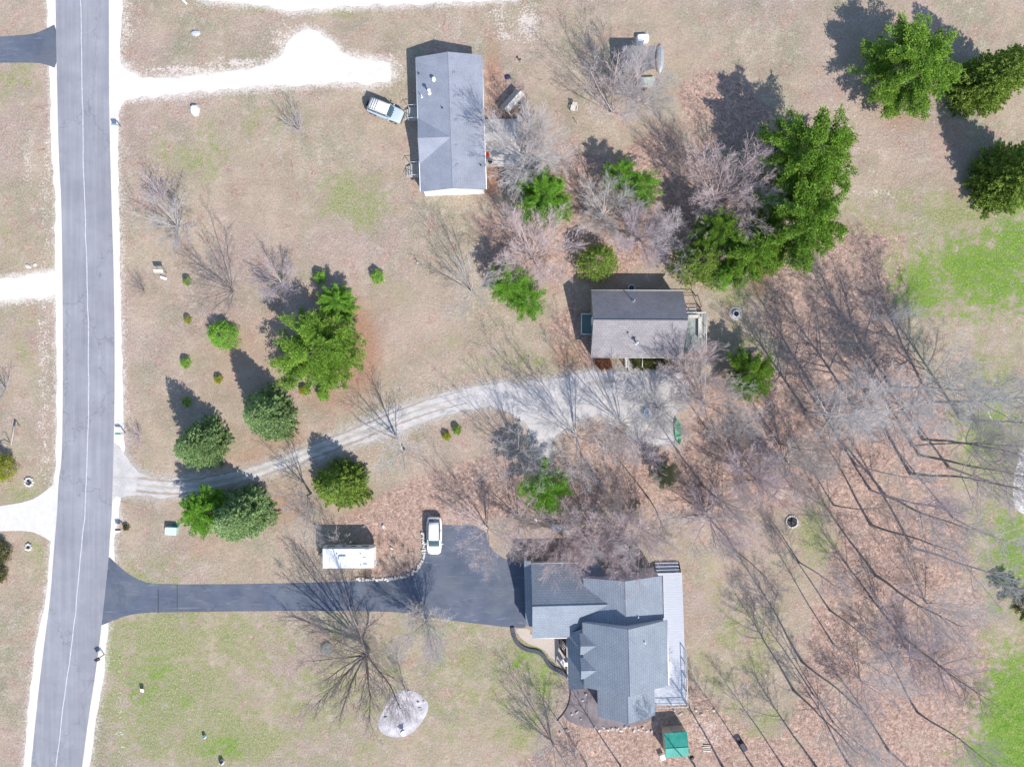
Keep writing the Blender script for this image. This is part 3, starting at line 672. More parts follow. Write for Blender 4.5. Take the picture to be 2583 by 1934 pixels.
green('airy', 9, 1140, 650, 5.5, 2.1, 'bright', 'smaller fluffy pine touching a larger one left of the cabin', lift=.5, ph=(8, 4), name='pine_tree', rz=1.0, **PN)
green('pine', 5, 1618, 808, 6.5, 2.9, 'pine', 'round pine at the lower right of the cabin', lift=.5, ph=(9, 5), name='pine_tree', rz=5.2, **PN)
green('airy', 9, 1176, 1055, 8.5, 2.85, 'bright', 'soft bright pine in the leaf litter above the garage roof', lift=.6, ph=(8, 4), name='pine_tree', rz=2.0, **PN)
green('pine', 4, 730, 656, 4.6, 2.3, 'bright', 'small round pine just above the big multi lobed pine', lift=.5, ph=(9, 5), name='pine_tree', rz=3.0, **PN)
green('pine', 5, 684, 762, 8.0, 4.9, 'pine', 'biggest lobed pine in the middle of the left lawn', lift=.5, ph=(9, 5), name='pine_tree', rz=0.4, **PN)
green('pine', 4, 442, 1102, 6.4, 2.8, 'bright', 'bright green pine growing against a blue spruce below the gravel driveway', lift=.5, ph=(9, 5), name='pine_tree', rz=5.0, **PN)
green('cedar', 7, 482, 724, 2.4, 1.75, 'bright', 'squat bright green conifer bush in the left lawn', lift=.4, ph=(6, 3), m=8, L=.22, W=.08, name='conifer_bush', cat='bush')
green('cedar', 6, 0, 1010, 3.2, 1.6, 'yellow', 'yellow green round bush cut by the left edge', lift=.4, ph=(6, 3), m=8, L=.22, W=.08, name='conifer_bush', cat='bush')
green('cedar', 7, -4, 1192, 2.2, 1.3, 'box', 'dark bush cut by the left edge below the concrete driveway', lift=.4, ph=(6, 3), m=8, L=.22, W=.08, name='conifer_bush', cat='bush')
green('cedar', 6, -6, 1240, 1.6, 1.1, 'box', 'lower dark bush cut by the left edge below the concrete driveway', lift=.4, ph=(6, 3), m=8, L=.22, W=.08, name='conifer_bush', cat='bush')
green('airy', 9, 1437, 1024, 4.0, 1.5, 'sage', 'sparse dull green conifer in the middle of the leafy woods', lift=.5, ph=(8, 4), m=3, L=.3, W=.05, spread=.9, name='conifer_bush', cat='bush')
green('airy', 9, 2232, 1318, 5.5, 1.7, 'box', 'dark dense conifer cut by the right edge low in the woods', lift=.5, ph=(8, 4), name='pine_tree', rz=2.0, **PN)
SB = dict(base=True, ph=(1.6, .8), m=7, L=.17, W=.06, spread=.8, name='seedling_conifer', cat='small conifer', group='small conifers planted in the left lawn')
for x, y, h, r_, mt, lb in ((694,600,1.5,.75,'bright','small conifer just above the upper round pine'), (817,599,1.5,.8,'bright','small conifer standing alone in the open lawn right of the pines'),
    (407,608,1.0,.5,'pine','tiny dark green conifer under the bare branches at the left'), (408,691,.9,.45,'yellow','tiny yellowish seedling left of the squat green bush'),
    (405,784,1.2,.62,'bright','small conifer left of the long spruce shadow'), (474,819,.9,.5,'yellow','tiny yellow green conifer at the edge of a spruce shadow'),
    (406,868,1.0,.55,'pine','tiny dark conifer lying wholly in the spruce shadow'), (701,852,1.6,.75,'bright','small round conifer touching the bottom of the biggest pine'),
    (659,843,1.0,.6,'yellow','yellowish seedling at the lower left foot of the biggest pine'), (609,597,.8,.3,'pine','tiny conifer at the top of the dark pine shadow'),
    (965,941,.9,.52,'yellow','yellowish seedling of the pair below the gravel driveway'), (988,928,1.1,.55,'pine','darker seedling of the pair below the gravel driveway')):
    green('cedar', 11, x, y, h, r_, mt, lb, **SB)
CB = dict(base=True, ph=(1.6, .8), m=7, L=.15, W=.08, spread=.9, name='foundation_shrub', cat='shrub', group='shrubs along the cabin front')
for px, py, rx, lb, mt in ((1521,913,1.0,'rusty red shrub left of the cabin front steps','red'), (1608,912,.95,'dark olive shrub right beside the cabin front steps','box'),
                       (1640,912,1.0,'middle olive shrub of the row along the cabin front','box'), (1670,910,.85,'end olive shrub of the row along the cabin front','box')):
    green('cedar', 12, px/K, py/K, 1.1, rx, mt, lb, **CB)
# --- bare trees: base point in the 2212-wide view, height
B = bare
B('bushy', 1, 388, 492, 6.0, 'grey', 'hazy grey bare tree nearest the road in the upper left lawn', wide=1.15)
B('shrub', 2, 350, 425, 3.6, 'mauve', 'faint mauve bare bush above the hazy grey tree by the road', cat='bush', name='bare_bush', wide=1.2)
B('clump', 3, 505, 630, 10.5, 'brown', 'bare tree with many stems from one foot, left lawn by the tiny conifers')
B('bushy', 2, 612, 616, 5.6, 'mauve', 'mauve bare tree standing in the dark pine shadow')
B('shrub', 3, 648, 284, 4.6, 'mauve', 'small fan of bare stems alone in the lawn below the white driveway', cat='bush', name='bare_bush', wide=.7)
B('vase', 4, 1135, 345, 10, 'pale', 'pale bare tree spreading over the deck of the upper house', wide=1.05)
B('clump', 5, 1022, 634, 12.0, 'grey', wide=.72, label='thin bare tree in open lawn whose long shadow points up left')
B('vase', 5, 1150, 560, 9.0, 'pink', 'wide pinkish bare tree below the bright pine near the upper house', wide=1.1)
B('vase', 6, 1302, 468, 7.5, 'grey', 'grey bare tree left of the pair of thin bright pines')
B('vase', 7, 1378, 520, 8.0, 'mauve', 'mauve grey bare tree above the roof of the cabin')
B('bushy', 3, 1458, 528, 7.5, 'grey', 'small grey bare tree at the left side of the dense green group')
B('vase', 8, 1540, 432, 10.5, 'pink', 'large pinkish bare tree against the tall green pines', wide=1.08)
B('clump', 4, 1322, 245, 12.0, 'pink', 'pinkish bare tree at the lower left of the small tin roofed shed')
B('vase', 9, 1378, 228, 9.5, 'grey', 'grey bare tree leaning over the small tin roofed shed', wide=.8)
B('clump', 5, 1474, 385, 10.0, 'brown', 'slender bare tree between the shed and the large pinkish tree', wide=.8)
B('young', 6, 874, 972, 10, 'grey', 'thin bare tree whose shadow crosses the middle of the gravel driveway')
B('young', 7, 672, 1066, 9, 'dark', 'thin leaning bare tree left of the yellow green conifer')
B('clump', 6, 682, 1137, 6.5, 'pale', 'pale bare tree at the upper left corner of the camper', wide=.8)
B('clump', 7, 1118, 978, 11.0, 'grey', 'grey bare tree between gravel driveway and soft bright pine')
B('clump', 8, 1054, 1140, 10.5, 'pink', 'pinkish bare tree fanning over the top of the asphalt parking area', wide=1.05)
B('clump', 9, 1122, 1120, 10.0, 'pink', 'bare tree right of the one over the asphalt parking area')
B('oak', 10, 795, 1404, 14.0, 'brown', 'largest bare tree of the front lawn with its dark shadow on the asphalt driveway')
B('vase', 10, 923, 1338, 9.0, 'pale', 'pale bare tree at the lower edge of the asphalt driveway', wide=.85)
B('clump', 10, 874, 1484, 7.8, 'dark', 'dark stemmed bare tree rising from the oval wood chip bed', wide=.85)
B('vase', 5, 1212, 1150, 8.5, 'pink', 'leftmost of the three pinkish trees behind the garage roof')
B('vase', 10, 1284, 1146, 9.0, 'pink', 'middle of the three pinkish trees behind the garage roof')
B('vase', 6, 1352, 1158, 7.8, 'mauve', 'rightmost of the three pinkish trees behind the garage roof')
B('shrub', 4, 738, 1168, 3.4, 'pale', 'small pale bare bush behind the camper', cat='bush', name='bare_bush')
B('shrub', 5, 312, 628, 3.0, 'brown', 'brown twiggy bush beside the white lawn sign near the road', cat='bush', name='bare_bush', wide=.7)
B('shrub', 4, 300, 940, 1.8, 'mauve', 'low bare bush near the green mailbox', cat='bush', name='bare_bush', wide=1.4)
B('shrub', 5, 14, 838, 3.6, 'grey', 'grey bare bush at the left edge of the picture', cat='bush', name='bare_bush')
B('clump', 3, 1194, 1603, 10.5, 'dark', 'bare tree at the lower left corner of the rock edged bed', rz=1.5)
B('shrub', 5, 1243, 1632, 3.6, 'grey', 'grey green bare bush near the bottom edge below the lawn curve', cat='bush', name='bare_bush', wide=1.2)
W = [('woodwide',16,2075,905,18,'grey','grey twiggy tree spreading over the lush grass above the pale path'),
 ('clump',11,1244,942,14,'grey','bare tree where the wide gravel yard meets the leaf litter'), ('clump',4,1342,914,13,'grey','grey bare tree at the lower edge of the gravel yard below the cabin'),
 ('clump',12,1520,872,13,'grey','bare tree just right of the upper end of the green canoe'), ('vase',4,1483,812,8.5,'pink','pinkish bare tree over the lower right corner of the cabin roof'),
 ('bushy',1,1384,962,5.6,'mauve','mauve bare tree left of the green canoe'),
 ('woodthin',12,1526,925,15,'brown','thin bare tree right of the green canoe'), ('wood',13,1518,1049,15,'brown','bare tree standing below and right of the green canoe'),
 ('clump',9,1385,1140,12,'pink','bare tree beside the small yellow wooden bench'), ('bushy',6,1530,1118,8.5,'mauve','mauve bare tree above the open yard in the middle of the woods'),
 ('woodthin',14,1346,1157,13,'dark','dark thin trunk just above the shadow of the big house roof'),
 ('woodthin',15,1262,1150,12,'dark','dark thin trunk beside the white covered trailer'),
 ('woodwide',16,1742,890,16,'pale','leftmost of the pale bare trees in the row right of the cabin'), ('woodwide',17,1782,878,16,'pale','second pale bare tree of the row right of the cabin'),
 ('woodwide',18,1848,884,18,'pale','third pale bare tree of the row right of the cabin'), ('woodwide',16,1926,838,19,'grey','grey bare tree above the row near the lush green field'),
 ('woodwide',17,2016,868,19,'grey','rightmost grey bare tree of the row, twigs over the green field'), ('wood',19,1994,948,20,'dark','upper of four dark trunks leaning to the right edge'),
 ('woodthin',14,1969,962,20,'dark','second from the top of four dark trunks leaning to the right edge'), ('wood',20,1985,982,20,'dark','third from the top of four dark trunks leaning to the right edge'),
 ('wood',13,1966,1022,21,'dark','lowest of four dark trunks leaning to the right edge'), ('woodthin',12,1850,1005,17,'grey','slim grey trunk left of the four dark leaning trunks'),
 ('woodthin',15,1684,958,14,'brown','thin brown tree below and right of the round pine'), ('woodthin',14,1708,1050,13,'brown','thin brown tree just above the square paving slab'),
 ('wood',18,1880,1058,17,'mauve','mauve bare tree in the middle of the right woods'), ('wood',19,1912,1070,19,'dark','dark trunk with a long low limb pointing at the pale path'),
 ('wood',16,1882,1134,18,'dark','dark forked trunk right of the stone fire pit'), ('wood',20,1970,1182,20,'grey','stout grey trunk leaning toward the dark conifer on the right edge'),
 ('wood',13,1891,1242,19,'dark','dark trunk in the right woods level with the big house roof ridge'), ('woodthin',12,1793,1318,16,'dark','dark slender trunk at the edge of the yard right of the big house'),
 ('woodthin',15,1726,1214,14,'dark','slender trunk standing in the yellowish grass below the fire pit'), ('wood',17,1942,1366,19,'brown','brown trunk low in the right woods above a fallen branch'),
 ('woodthin',14,1801,1392,17,'grey','grey thin trunk beside the yard edge low on the right'), ('wood',19,1732,1428,16,'dark','dark trunk with two long shadows across the yard right of the deck'),
 ('woodthin',12,1757,1500,16,'grey','grey trunk below the yard edge right of the deck'), ('wood',20,1714,1490,16,'dark','dark trunk at the tip of the yard right of the deck'),
 ('wood',18,1920,1622,15,'grey','grey bare tree near the bottom edge in the right woods'), ('wood',13,1982,1538,15,'dark','crooked dark tree low on the right near the vivid green lawn'),
 ('bushy',3,1957,1400,8,'mauve','dense twiggy mauve tree low in the right woods'), ('wood',16,1832,1648,16,'dark','dark trunk at the bottom edge right of the black covered grill'),
 ('clump',5,1562,1100,9,'pink','pinkish understory tree left of the square paving slab'), ('bushy',5,1645,1045,7.5,'pink','pink twiggy tree above the square paving slab'),
 ('vase',7,1600,1010,7.5,'mauve','mauve vase shaped tree in the centre of the woods'), ('woodthin',13,1800,1090,16,'brown','slim brown trunk between two dark trunks above the fire pit'),
 ('clump',8,1900,1310,9,'mauve','many stemmed mauve tree low in the right woods'),
 ('woodthin',15,1266,1648,14,'dark','left of the bare trunks along the bottom edge under the big house'), ('woodthin',12,1340,1652,15,'dark','second bare trunk along the bottom edge under the big house'),
 ('woodthin',14,1500,1650,15,'dark','bare trunk at the bottom edge right below the green roofed shed'), ('wood',17,1560,1654,16,'dark','bare trunk at the bottom edge between shed and black covered grill'),
 ('woodthin',15,1622,1650,15,'dark','bare trunk at the bottom edge just right of the black covered grill'), ('woodthin',12,1690,1652,15,'dark','bare trunk at the bottom edge below the tip of the yard'),
 ('wood',19,1762,1654,16,'dark','bare trunk at the bottom edge left of the last dark one'),
 ('woodthin',14,2060,1120,19,'grey','thin grey trunk at the border of the lush grass'), ('wood',20,2050,1010,19,'grey','grey trunk standing at the start of the lush grass strip'),
 ('clump',9,1860,1470,9,'mauve','hazy mauve tree in the bottom right woods between two dark trunks'), ('woodthin',13,1800,1560,15,'grey','slim grey trunk near the bottom edge right of the yard tip'),
 ('clump',4,2000,1300,11,'grey','many stemmed grey tree right of the dark forked trunk'), ('bushy',5,2020,1440,7,'pink','pinkish low tree beside the vivid green lawn'),
 ('woodthin',13,1400,1075,14,'brown','slim trunk between yellow bench and sparse dull green conifer'), ('woodthin',15,1300,1050,13,'brown','slim trunk in the litter between gravel yard and white covered trailer'), ('woodthin',14,1590,1190,14,'brown','slim trunk standing in the open yard above the long deck steps'), ('vase',4,1700,1000,8,'grey','grey tree behind the thin brown trunk right of the round pine'),
 ('woodthin',13,1830,700,13,'grey','lone thin tree in the upper part of the leaf litter'), ('vase',11,1420,880,7.0,'grey','grey bare tree overhanging the lower right part of the gravel yard')]
for k, s_, x, y, h, mt, lb in W: B(k, s_, x, y, h, mt, lb, group='bare trees of the woods')
# ------------------------------------------------------------------ building materials
def shingle(name, c1, c2, rot=0.0, row=.30, var=.14, mk=.80):
    m = N(name, .9, .2)
    b = m.n('ShaderNodeTexBrick'); m.l(m.co(None, rot), b.inputs['Vector'])
    b.inputs['Scale'].default_value = 1.0; b.inputs['Row Height'].default_value = row; b.inputs['Brick Width'].default_value = .42
    b.inputs['Mortar Size'].default_value = .035; b.inputs['Mortar Smooth'].default_value = .4; b.inputs['Bias'].default_value = 0.0
    b.inputs['Color1'].default_value = (*c1, 1); b.inputs['Color2'].default_value = (*c2, 1)
    b.inputs['Mortar'].default_value = (c1[0]*mk, c1[1]*mk, c1[2]*mk, 1)
    f = m.noise(.5, 4, .6); g = m.noise(7, 3, .75)
    c = m.mul(b.outputs[0], m.ma('ADD', m.mr(f, .3, .7, 1-var, 1+var), m.mr(g, .3, .7, -.17, .17)))
    return m.out(c)
M_R1 = shingle('slate_blue_shingles', (.27, .295, .355), (.275, .30, .36), R(90), .24, .12, .93)
M_R2 = shingle('brown_grey_shingles', (.255, .243, .262), (.295, .283, .30), 0.0, .26, .12)
M_R3a = shingle('grey_blue_shingles', (.235, .275, .33), (.26, .30, .35), 0.0, .26, .10)
M_R3b = shingle('grey_blue_shingles_turned', (.235, .275, .33), (.26, .30, .35), R(90), .26, .10)
M_WHITE = plain('white_siding', (.80, .80, .79), .6, .04, 1)
M_TRIM = plain('white_trim', (.82, .82, .82), .5, .03)
M_SAND = plain('sand_siding', (.42, .39, .35), .7, .05)
M_LAV = plain('grey_siding', (.52, .515, .56), .7, .05)
M_GLASS = plain('window_glass', (.03, .04, .05), .08, .1, 2, spec=.8)
M_METAL = plain('light_metal', (.62, .64, .66), .35, .05, 3, metal=.6)
M_DKMET = plain('dark_metal', (.05, .05, .055), .5, .2)
M_WOODG = plain('weathered_wood', (.40, .365, .33), .9, .18, 4)
M_WOODP = plain('pale_deck_wood', (.55, .52, .48), .9, .14, 4)
M_WOODD = plain('dark_wood', (.10, .075, .06), .8, .2, 4)
M_TAN = plain('tan_boards', (.50, .40, .26), .85, .15, 5)
M_STONE = plain('pale_stone', (.60, .585, .57), .9, .18, 2.5, bump=.4)
M_STONEG = plain('grey_stone', (.28, .285, .30), .9, .2, 3, bump=.4)
M_RED = plain('red_plastic', (.55, .05, .03), .4, .05)
M_BLUE = plain('blue_plastic', (.05, .20, .50), .4, .1)
M_BLACK = plain('black_plastic', (.025, .025, .03), .5, .2)
M_GREENP = plain('green_plastic', (.04, .22, .17), .5, .1)
M_RUB = plain('rubber', (.03, .03, .032), .8, .1)
def decking(name, c, rot, w_=.14, gap=.4):
    m = N(name, .75, .25)
    v = m.n('ShaderNodeTexWave'); v.wave_type = 'BANDS'; v.inputs['Scale'].default_value = 1/w_/2*.62; v.inputs['Distortion'].default_value = 0
    m.l(m.co(None, rot), v.inputs['Vector'])
    f = m.noise(3, 3, .6, co=m.co((.4, 4, 1), -rot+R(90)))
    return m.out(m.mul(c, m.ma('MULTIPLY', m.mr(v.outputs['Fac'], 0, .25, 1-gap, 1), m.mr(f, .3, .7, .9, 1.08))))
M_DK3 = decking('composite_decking', (.46, .49, .55), R(90), .30, .12)
M_DK1 = decking('old_decking', (.56, .53, .50), 0.0, .15, .25)
M_DK2 = decking('grey_green_decking', (.33, .37, .36), 0.0, .15, .3)

def ring(x0, y0, x1, y1): return [(x0, y0), (x1, y0), (x1, y1), (x0, y1)]
def gable(par, x0, x1, y0, y1, ze, zr, axis, wm, rm, rname='roof', oh=.3, rx=None, wall=True, ov_end=.28, t=.14):
    """one gable volume; axis 'y' = ridge runs along y. Roof outline is x0..x1, y0..y1 (overhang included)."""
    i = oh
    if axis == 'y':
        rc = (x0+x1)/2 if rx is None else rx
        if wall:
            s_ = (zr-ze)/(rc-x0)
            pr = [(x0+i, y0+ov_end), (x1-i, y0+ov_end), (x1-i, y1-ov_end), (x0+i, y1-ov_end)]
            m = MB(); zw = ze-t+.35*i
            a, b, c, d = pr
            m.add([(*a, 0), (*b, 0), (*c, 0), (*d, 0), (*a, zw), (*b, zw), (*c, zw), (*d, zw), (rc, a[1], zr-t), (rc, c[1], zr-t)],
                  [(0, 1, 5, 8, 4), (2, 3, 7, 9, 6), (1, 2, 6, 5), (3, 0, 4, 7), (4, 8, 9, 7), (8, 5, 6, 9)])
            m.build('wall', wm, par)
        r = MB(); r.slab([(x0, y0, ze), (rc, y0, zr), (rc, y1, zr), (x0, y1, ze)], t); r.slab([(rc, y0, zr), (x1, y0, ze), (x1, y1, ze), (rc, y1, zr)], t)
        r.tube([(rc, y0, zr-.01), (rc, y1, zr-.01)], .07, 5)
    else:
        rc = (y0+y1)/2 if rx is None else rx
        if wall:
            a, b, c, d = (x0+ov_end, y0+i), (x1-ov_end, y0+i), (x1-ov_end, y1-i), (x0+ov_end, y1-i)
            m = MB(); zw = ze-t+.35*i
            m.add([(*a, 0), (*b, 0), (*c, 0), (*d, 0), (*a, zw), (*b, zw), (*c, zw), (*d, zw), (a[0], rc, zr-t), (b[0], rc, zr-t)],
                  [(0, 1, 5, 4), (2, 3, 7, 6), (1, 2, 6, 9, 5), (3, 0, 4, 8, 7), (4, 5, 9, 8), (8, 9, 6, 7)])
            m.build('wall', wm, par)
        r = MB(); r.slab([(x0, y0, ze), (x1, y0, ze), (x1, rc, zr), (x0, rc, zr)], t); r.slab([(x0, rc, zr), (x1, rc, zr), (x1, y1, ze), (x0, y1, ze)], t)
        r.tube([(x0, rc, zr-.01), (x1, rc, zr-.01)], .07, 5)
    return r.build(rname, rm, par)
def fascia(par, roof, segs, m=None):
    f = MB()
    for a, b in segs: f.tube([a, b], .07, 4, True)
    return f.build('gutter', m or M_TRIM, roof)
def window(par, x, y, z, w_, h, face, m=None):
    """face: unit normal in plan (nx, ny)"""
    nx, ny = face; f = MB(); g = MB()
    rz = math.atan2(ny, nx)+math.pi/2
    f.box(x+nx*.02, y+ny*.02, z, w_+.16, .07, h+.16, rz); o = f.build('window', M_TRIM, par)
    g.box(x+nx*.045, y+ny*.045, z+.08, w_, .04, h, rz); g.build('pane', M_GLASS, o)
def door(par, x, y, z, w_, h, face, mat):
    nx, ny = face; rz = math.atan2(ny, nx)+math.pi/2
    o = MB().box(x+nx*.03, y+ny*.03, z, w_, .08, h, rz).build('door', mat, par)
    k = MB(); k.cyl(x+nx*.09-ny*w_*.4, y+ny*.09+nx*w_*.4, z+h*.45, z+h*.45+.08, .035, 8); k.build('handle', M_DKMET, o)
def rail(par, pts, z, mat, h=1.0, posts=1.6, name='railing', mesh=True):
    m = MB()
    for i in range(len(pts)-1):
        a, b = Vector((*pts[i], 0)), Vector((*pts[i+1], 0)); L = (b-a).length; n = max(1, round(L/posts))
        for j in range(n+1):
            p = a.lerp(b, j/n); m.box(p.x, p.y, z, .09, .09, h)
        for zz, r_ in ((z+h, .045), (z+.15, .03)): m.tube([(a.x, a.y, zz), (b.x, b.y, zz)], r_, 4, True)
        if mesh:
            k = int(L/.15)
            for j in range(1, k):
                p = a.lerp(b, j/k); m.tube([(p.x, p.y, z+.15), (p.x, p.y, z+h)], .012, 3)
    return m.build(name, mat, par)
def steps(par, x, y, w_, n, z, d, mat, name='steps'):
    """n treads going down from height z in plan direction d"""
    m = MB(); dx, dy = d; rz = math.atan2(dy, dx)
    for i in range(n):
        zz = z*(1-(i+1)/(n+1)); m.box(x+dx*(.15+.3*i), y+dy*(.15+.3*i), 0, .3, w_, zz, rz)
    return m.build(name, mat, par)
def pipe(par, x, y, z0, z1, r_, mat, name='vent_pipe', cap=False):
    m = MB(); m.cyl(x, y, z0, z1, r_, 10)
    if cap: m.lathe([(r_*2.1, z1-.02), (r_*2.1, z1+.10), (r_*.3, z1+.2), (0.001, z1+.2)], 12, x, y)
    m.lathe([(r_*2.6, z0+.02), (r_*1.1, z0+.14)], 10, x, y)
    return m.build(name, mat, par)

# ------------------------------------------------------------------ house 1: long grey roof at the top
H1 = thing('house', 'long single storey house with smooth slate blue roof and white end wall', 'house', (-7.47, 31.86, 0), R(2.0))
rf = gable(H1, -4.02, 4.02, -8.25, 8.25, 2.75, 3.95, 'y', M_WHITE, M_R1, ov_end=.12)
cg = MB()
for s_ in (1, -1):
    pts = [(-4.02, -2.05+s_*2.8, 2.75+.012), (-4.02, -2.05, 3.95+.012), (-.0, -2.05, 3.95+.012)]
    if s_ > 0: pts = pts[::-1]
    pts = pts if s_ > 0 else pts
    cg.slab(pts, .10)
cg.build('cross_gable', M_R1, rf)
MB().prism([(-4.0, -4.8), (-3.9, -4.8), (-3.9, .7), (-4.0, .7)], 2.6, 2.66).build('gable_soffit', M_TRIM, rf)
g_ = MB(); g_.add([(-3.98, -4.75, 2.7), (-3.98, .65, 2.7), (-3.98, -2.05, 3.85)], [(0, 1, 2)]); g_.build('gable_face', M_WHITE, rf)
fascia(H1, rf, [((-4.06, -8.2, 2.68), (-4.06, 8.2, 2.68)), ((4.06, -8.2, 2.68), (4.06, 8.2, 2.68))])
for yy in (5.75, 2.85, -.05, -3.1, -5.45):
    v = MB(); v.box(.62, yy, 3.95-.62*.2985-.02, .36, .36, .13, 0, .04, 1)
    v.build('roof_vent', M_R1, rf)
def zr1(x): return 3.95-abs(x)*.2985
for x, y, hh, rr_, cp in ((-1.85, 5.15, .45, .10, True), (-2.45, 3.6, 1.05, .10, True), (-3.45, 3.25, .75, .05, False)):
    pipe(rf, x, y, zr1(x), zr1(x)+hh, rr_, M_TRIM, cap=cp)
pipe(rf, -.95, 1.6, zr1(.95), zr1(.95)+.3, .05, M_DKMET); pipe(rf, -3.75, 6.2, zr1(3.75), zr1(3.75)+.3, .05, M_DKMET); pipe(rf, 3.45, -5.3, zr1(3.45), zr1(3.45)+.3, .05, M_DKMET)
for y in (-7, -4, 0.4, 5, 7): window(H1, -3.72, y, 1.0, 1.0, 1.0, (-1, 0))
for y in (6.0, 3.5, -6.3): window(H1, 3.72, y, 1.0, 1.2, 1.0, (1, 0))
for x in (-2, 2): window(H1, x, 8.13, 1.0, 1.1, 1.0, (0, 1))
for y, nm in ((2.1, 'upper front door'), (-5.0, 'lower front door')):
    door(H1, -3.72, y, .62, .95, 2.0, (-1, 0), M_TRIM)
    st = MB().box(-4.55, y, 0, 1.7, 1.6, .6).build('stoop', M_WOODG, H1)
    rl = MB()
    for a, b in (((-3.8, y+.8), (-5.4, y+.8)), ((-3.8, y-.8), (-5.4, y-.8))):
        rl.tube([(*a, 1.5), (*b, 1.5)], .035, 4, True); rl.tube([(*b, 1.5), (b[0]-.6, b[1], .9)], .03, 4)
        for k in (0, .5, 1): rl.tube([(a[0]+(b[0]-a[0])*k, a[1], .6), (a[0]+(b[0]-a[0])*k, a[1], 1.5)], .03, 4)
    rl.build('stoop_railing', M_TRIM, st)
    steps(st, -5.4, y, 1.3, 2, .6, (-1, 0), M_WOODG)
dk = MB().box(6.15, -1.9, .42, 4.5, 5.9, .12).build('deck', M_DK1, H1)
pp = MB()
for x in (4.3, 6, 8.2):
    for y in (-4.6, -1.9, .8): pp.box(x, y, 0, .14, .14, .45)
pp.build('deck_post', M_WOODG, dk)
MB().box(4.08, 4.3, 1.9, .05, 3.2, .22).build('awning_rail', M_TRIM, H1)
MB().box(3.85, -5.3, .5, .12, 1.6, 2.0).build('sliding_door', M_TRIM, H1)
rc_ = thing('patio_table', 'small round black table on the deck close to the upper house wall', 'table', (-7.47+4.75, 31.86-4.15, .54))
MB().cyl(0, 0, .66, .70, .30, 16).build('tabletop', M_BLACK, rc_); MB().cyl(0, 0, 0, .66, .04, 8).build('stem', M_BLACK, rc_); MB().cyl(0, 0, 0, .03, .2, 12).build('foot', M_BLACK, rc_)
pl = MB().box(0, 0, .36, .42, .42, .05, 0, .02); t_ = thing('plastic_chair', 'small orange red chair on the deck against the upper house', 'chair', (-7.47+4.42, 31.86-3.3, .54), R(10))
pl.build('seat', M_RED, t_); MB().box(0, .2, .40, .42, .05, .42, 0, .02).build('backrest', M_RED, t_)
for sx in (-.17, .17):
    for sy in (-.17, .17): MB().cyl(sx, sy, 0, .37, .02, 6).build('leg', M_RED, t_)

# ------------------------------------------------------------------ house 2: the cabin
O2 = (15.26, 7.4)
H2 = thing('cabin', 'small gabled cabin with brown grey shingle roof in the middle right', 'house', (*O2, 0), R(-.3))
rf = gable(H2, -5.6, 5.62, -4.2, 3.95, 3.0, 5.95, 'x', M_SAND, M_R2, rx=.1, ov_end=.3)
fascia(H2, rf, [((-5.6, -4.24, 2.95), (5.62, -4.24, 2.95)), ((-5.6, 3.99, 2.95), (5.62, 3.99, 2.95))], M_WOODP)
def zr2(y): return 5.95-(abs(y-.1)*2.95/(3.85 if y > 0 else 4.3))
pipe(rf, -.62, 2.5, zr2(2.5), zr2(2.5)+1.3, .07, M_METAL); pipe(rf, -.28, -2.5, zr2(-2.5), zr2(-2.5)+1.1, .11, M_METAL, 'stove_pipe', True); pipe(rf, -1.4, -1.3, zr2(-1.3), zr2(-1.3)+.3, .05, M_DKMET)
for x in (-3.5, 2.2, 4.3): window(H2, x, -3.88, 1.2, 1.1, 1.1, (0, -1))
for x in (-3.5, 0, 3.5): window(H2, x, 3.62, 1.2, 1.1, 1.1, (0, 1))
window(H2, -5.3, -2.5, 1.2, 1.0, 1.1, (-1, 0)); door(H2, -5.3, .3, .72, .95, 2.0, (-1, 0), M_TRIM); door(H2, 5.32, .6, .62, 1.8, 2.0, (1, 0), M_TRIM); door(H2, -.1, -3.9, .45, .95, 2.0, (0, -1), M_WOODD)
pw = MB().box(-5.95, -.05, .58, 1.4, 2.55, .12).build('side_porch', plain('teal_deck_boards', (.12, .19, .19), .8, .12), H2)
rail(pw, [(-5.5, 1.22), (-6.62, 1.22), (-6.62, -1.3), (-5.5, -1.3)], .7, M_TRIM, .9, 1.2, 'porch_railing')
ps = MB()
for x, y in ((-6.55, 1.15), (-6.55, -1.25)): ps.box(x, y, 0, .12, .12, .6)
ps.build('porch_post', M_WOODG, pw)
dk = MB().box(7.25, -.95, .45, 3.3, 4.9, .12).build('deck', M_DK2, H2)
rail(dk, [(5.75, 1.45), (8.88, 1.45), (8.88, -3.35)], .57, M_TRIM, .95, 1.4, 'deck_railing')
ps = MB()
for x in (6, 8.8):
    for y in (-3.3, -1, 1.4): ps.box(x, y, 0, .12, .12, .5)
ps.build('deck_post', M_WOODG, dk)
steps(dk, 7.3, 1.5, 1.3, 2, .5, (0, 1), M_WOODP, 'deck_steps')
for n_ in range(1):
    bn = thing('deck_bench', 'pale built in bench along the corner of the cabin deck', 'bench', (O2[0]+7.25, O2[1]-.6, .57))
    MB().box(.95, .2, .42, .42, 2.6, .06).build('seat', M_WOODP, bn); MB().box(.15, 1.55, .42, 1.4, .40, .06).build('side_seat', M_WOODP, bn)
    for x, y in ((.95, -1), (.95, 1.3), (-.4, 1.55)): MB().box(x, y, 0, .32, .08, .42).build('leg', M_WOODP, bn)
gr = thing('deck_box', 'white storage box on the cabin deck against the wall', 'box', (O2[0]+6.05, O2[1]+.75, .57))
MB().box(0, 0, 0, .5, .9, .55, 0, .03).build('body', M_WHITE, gr); MB().box(0, 0, .55, .55, .95, .06, 0, .02).build('lid', M_TRIM, gr)
ar = thing('ramp_railing', 'dark wooden railing frame behind the cabin deck', 'railing', (O2[0]+7.0, O2[1]+2.7, 0))
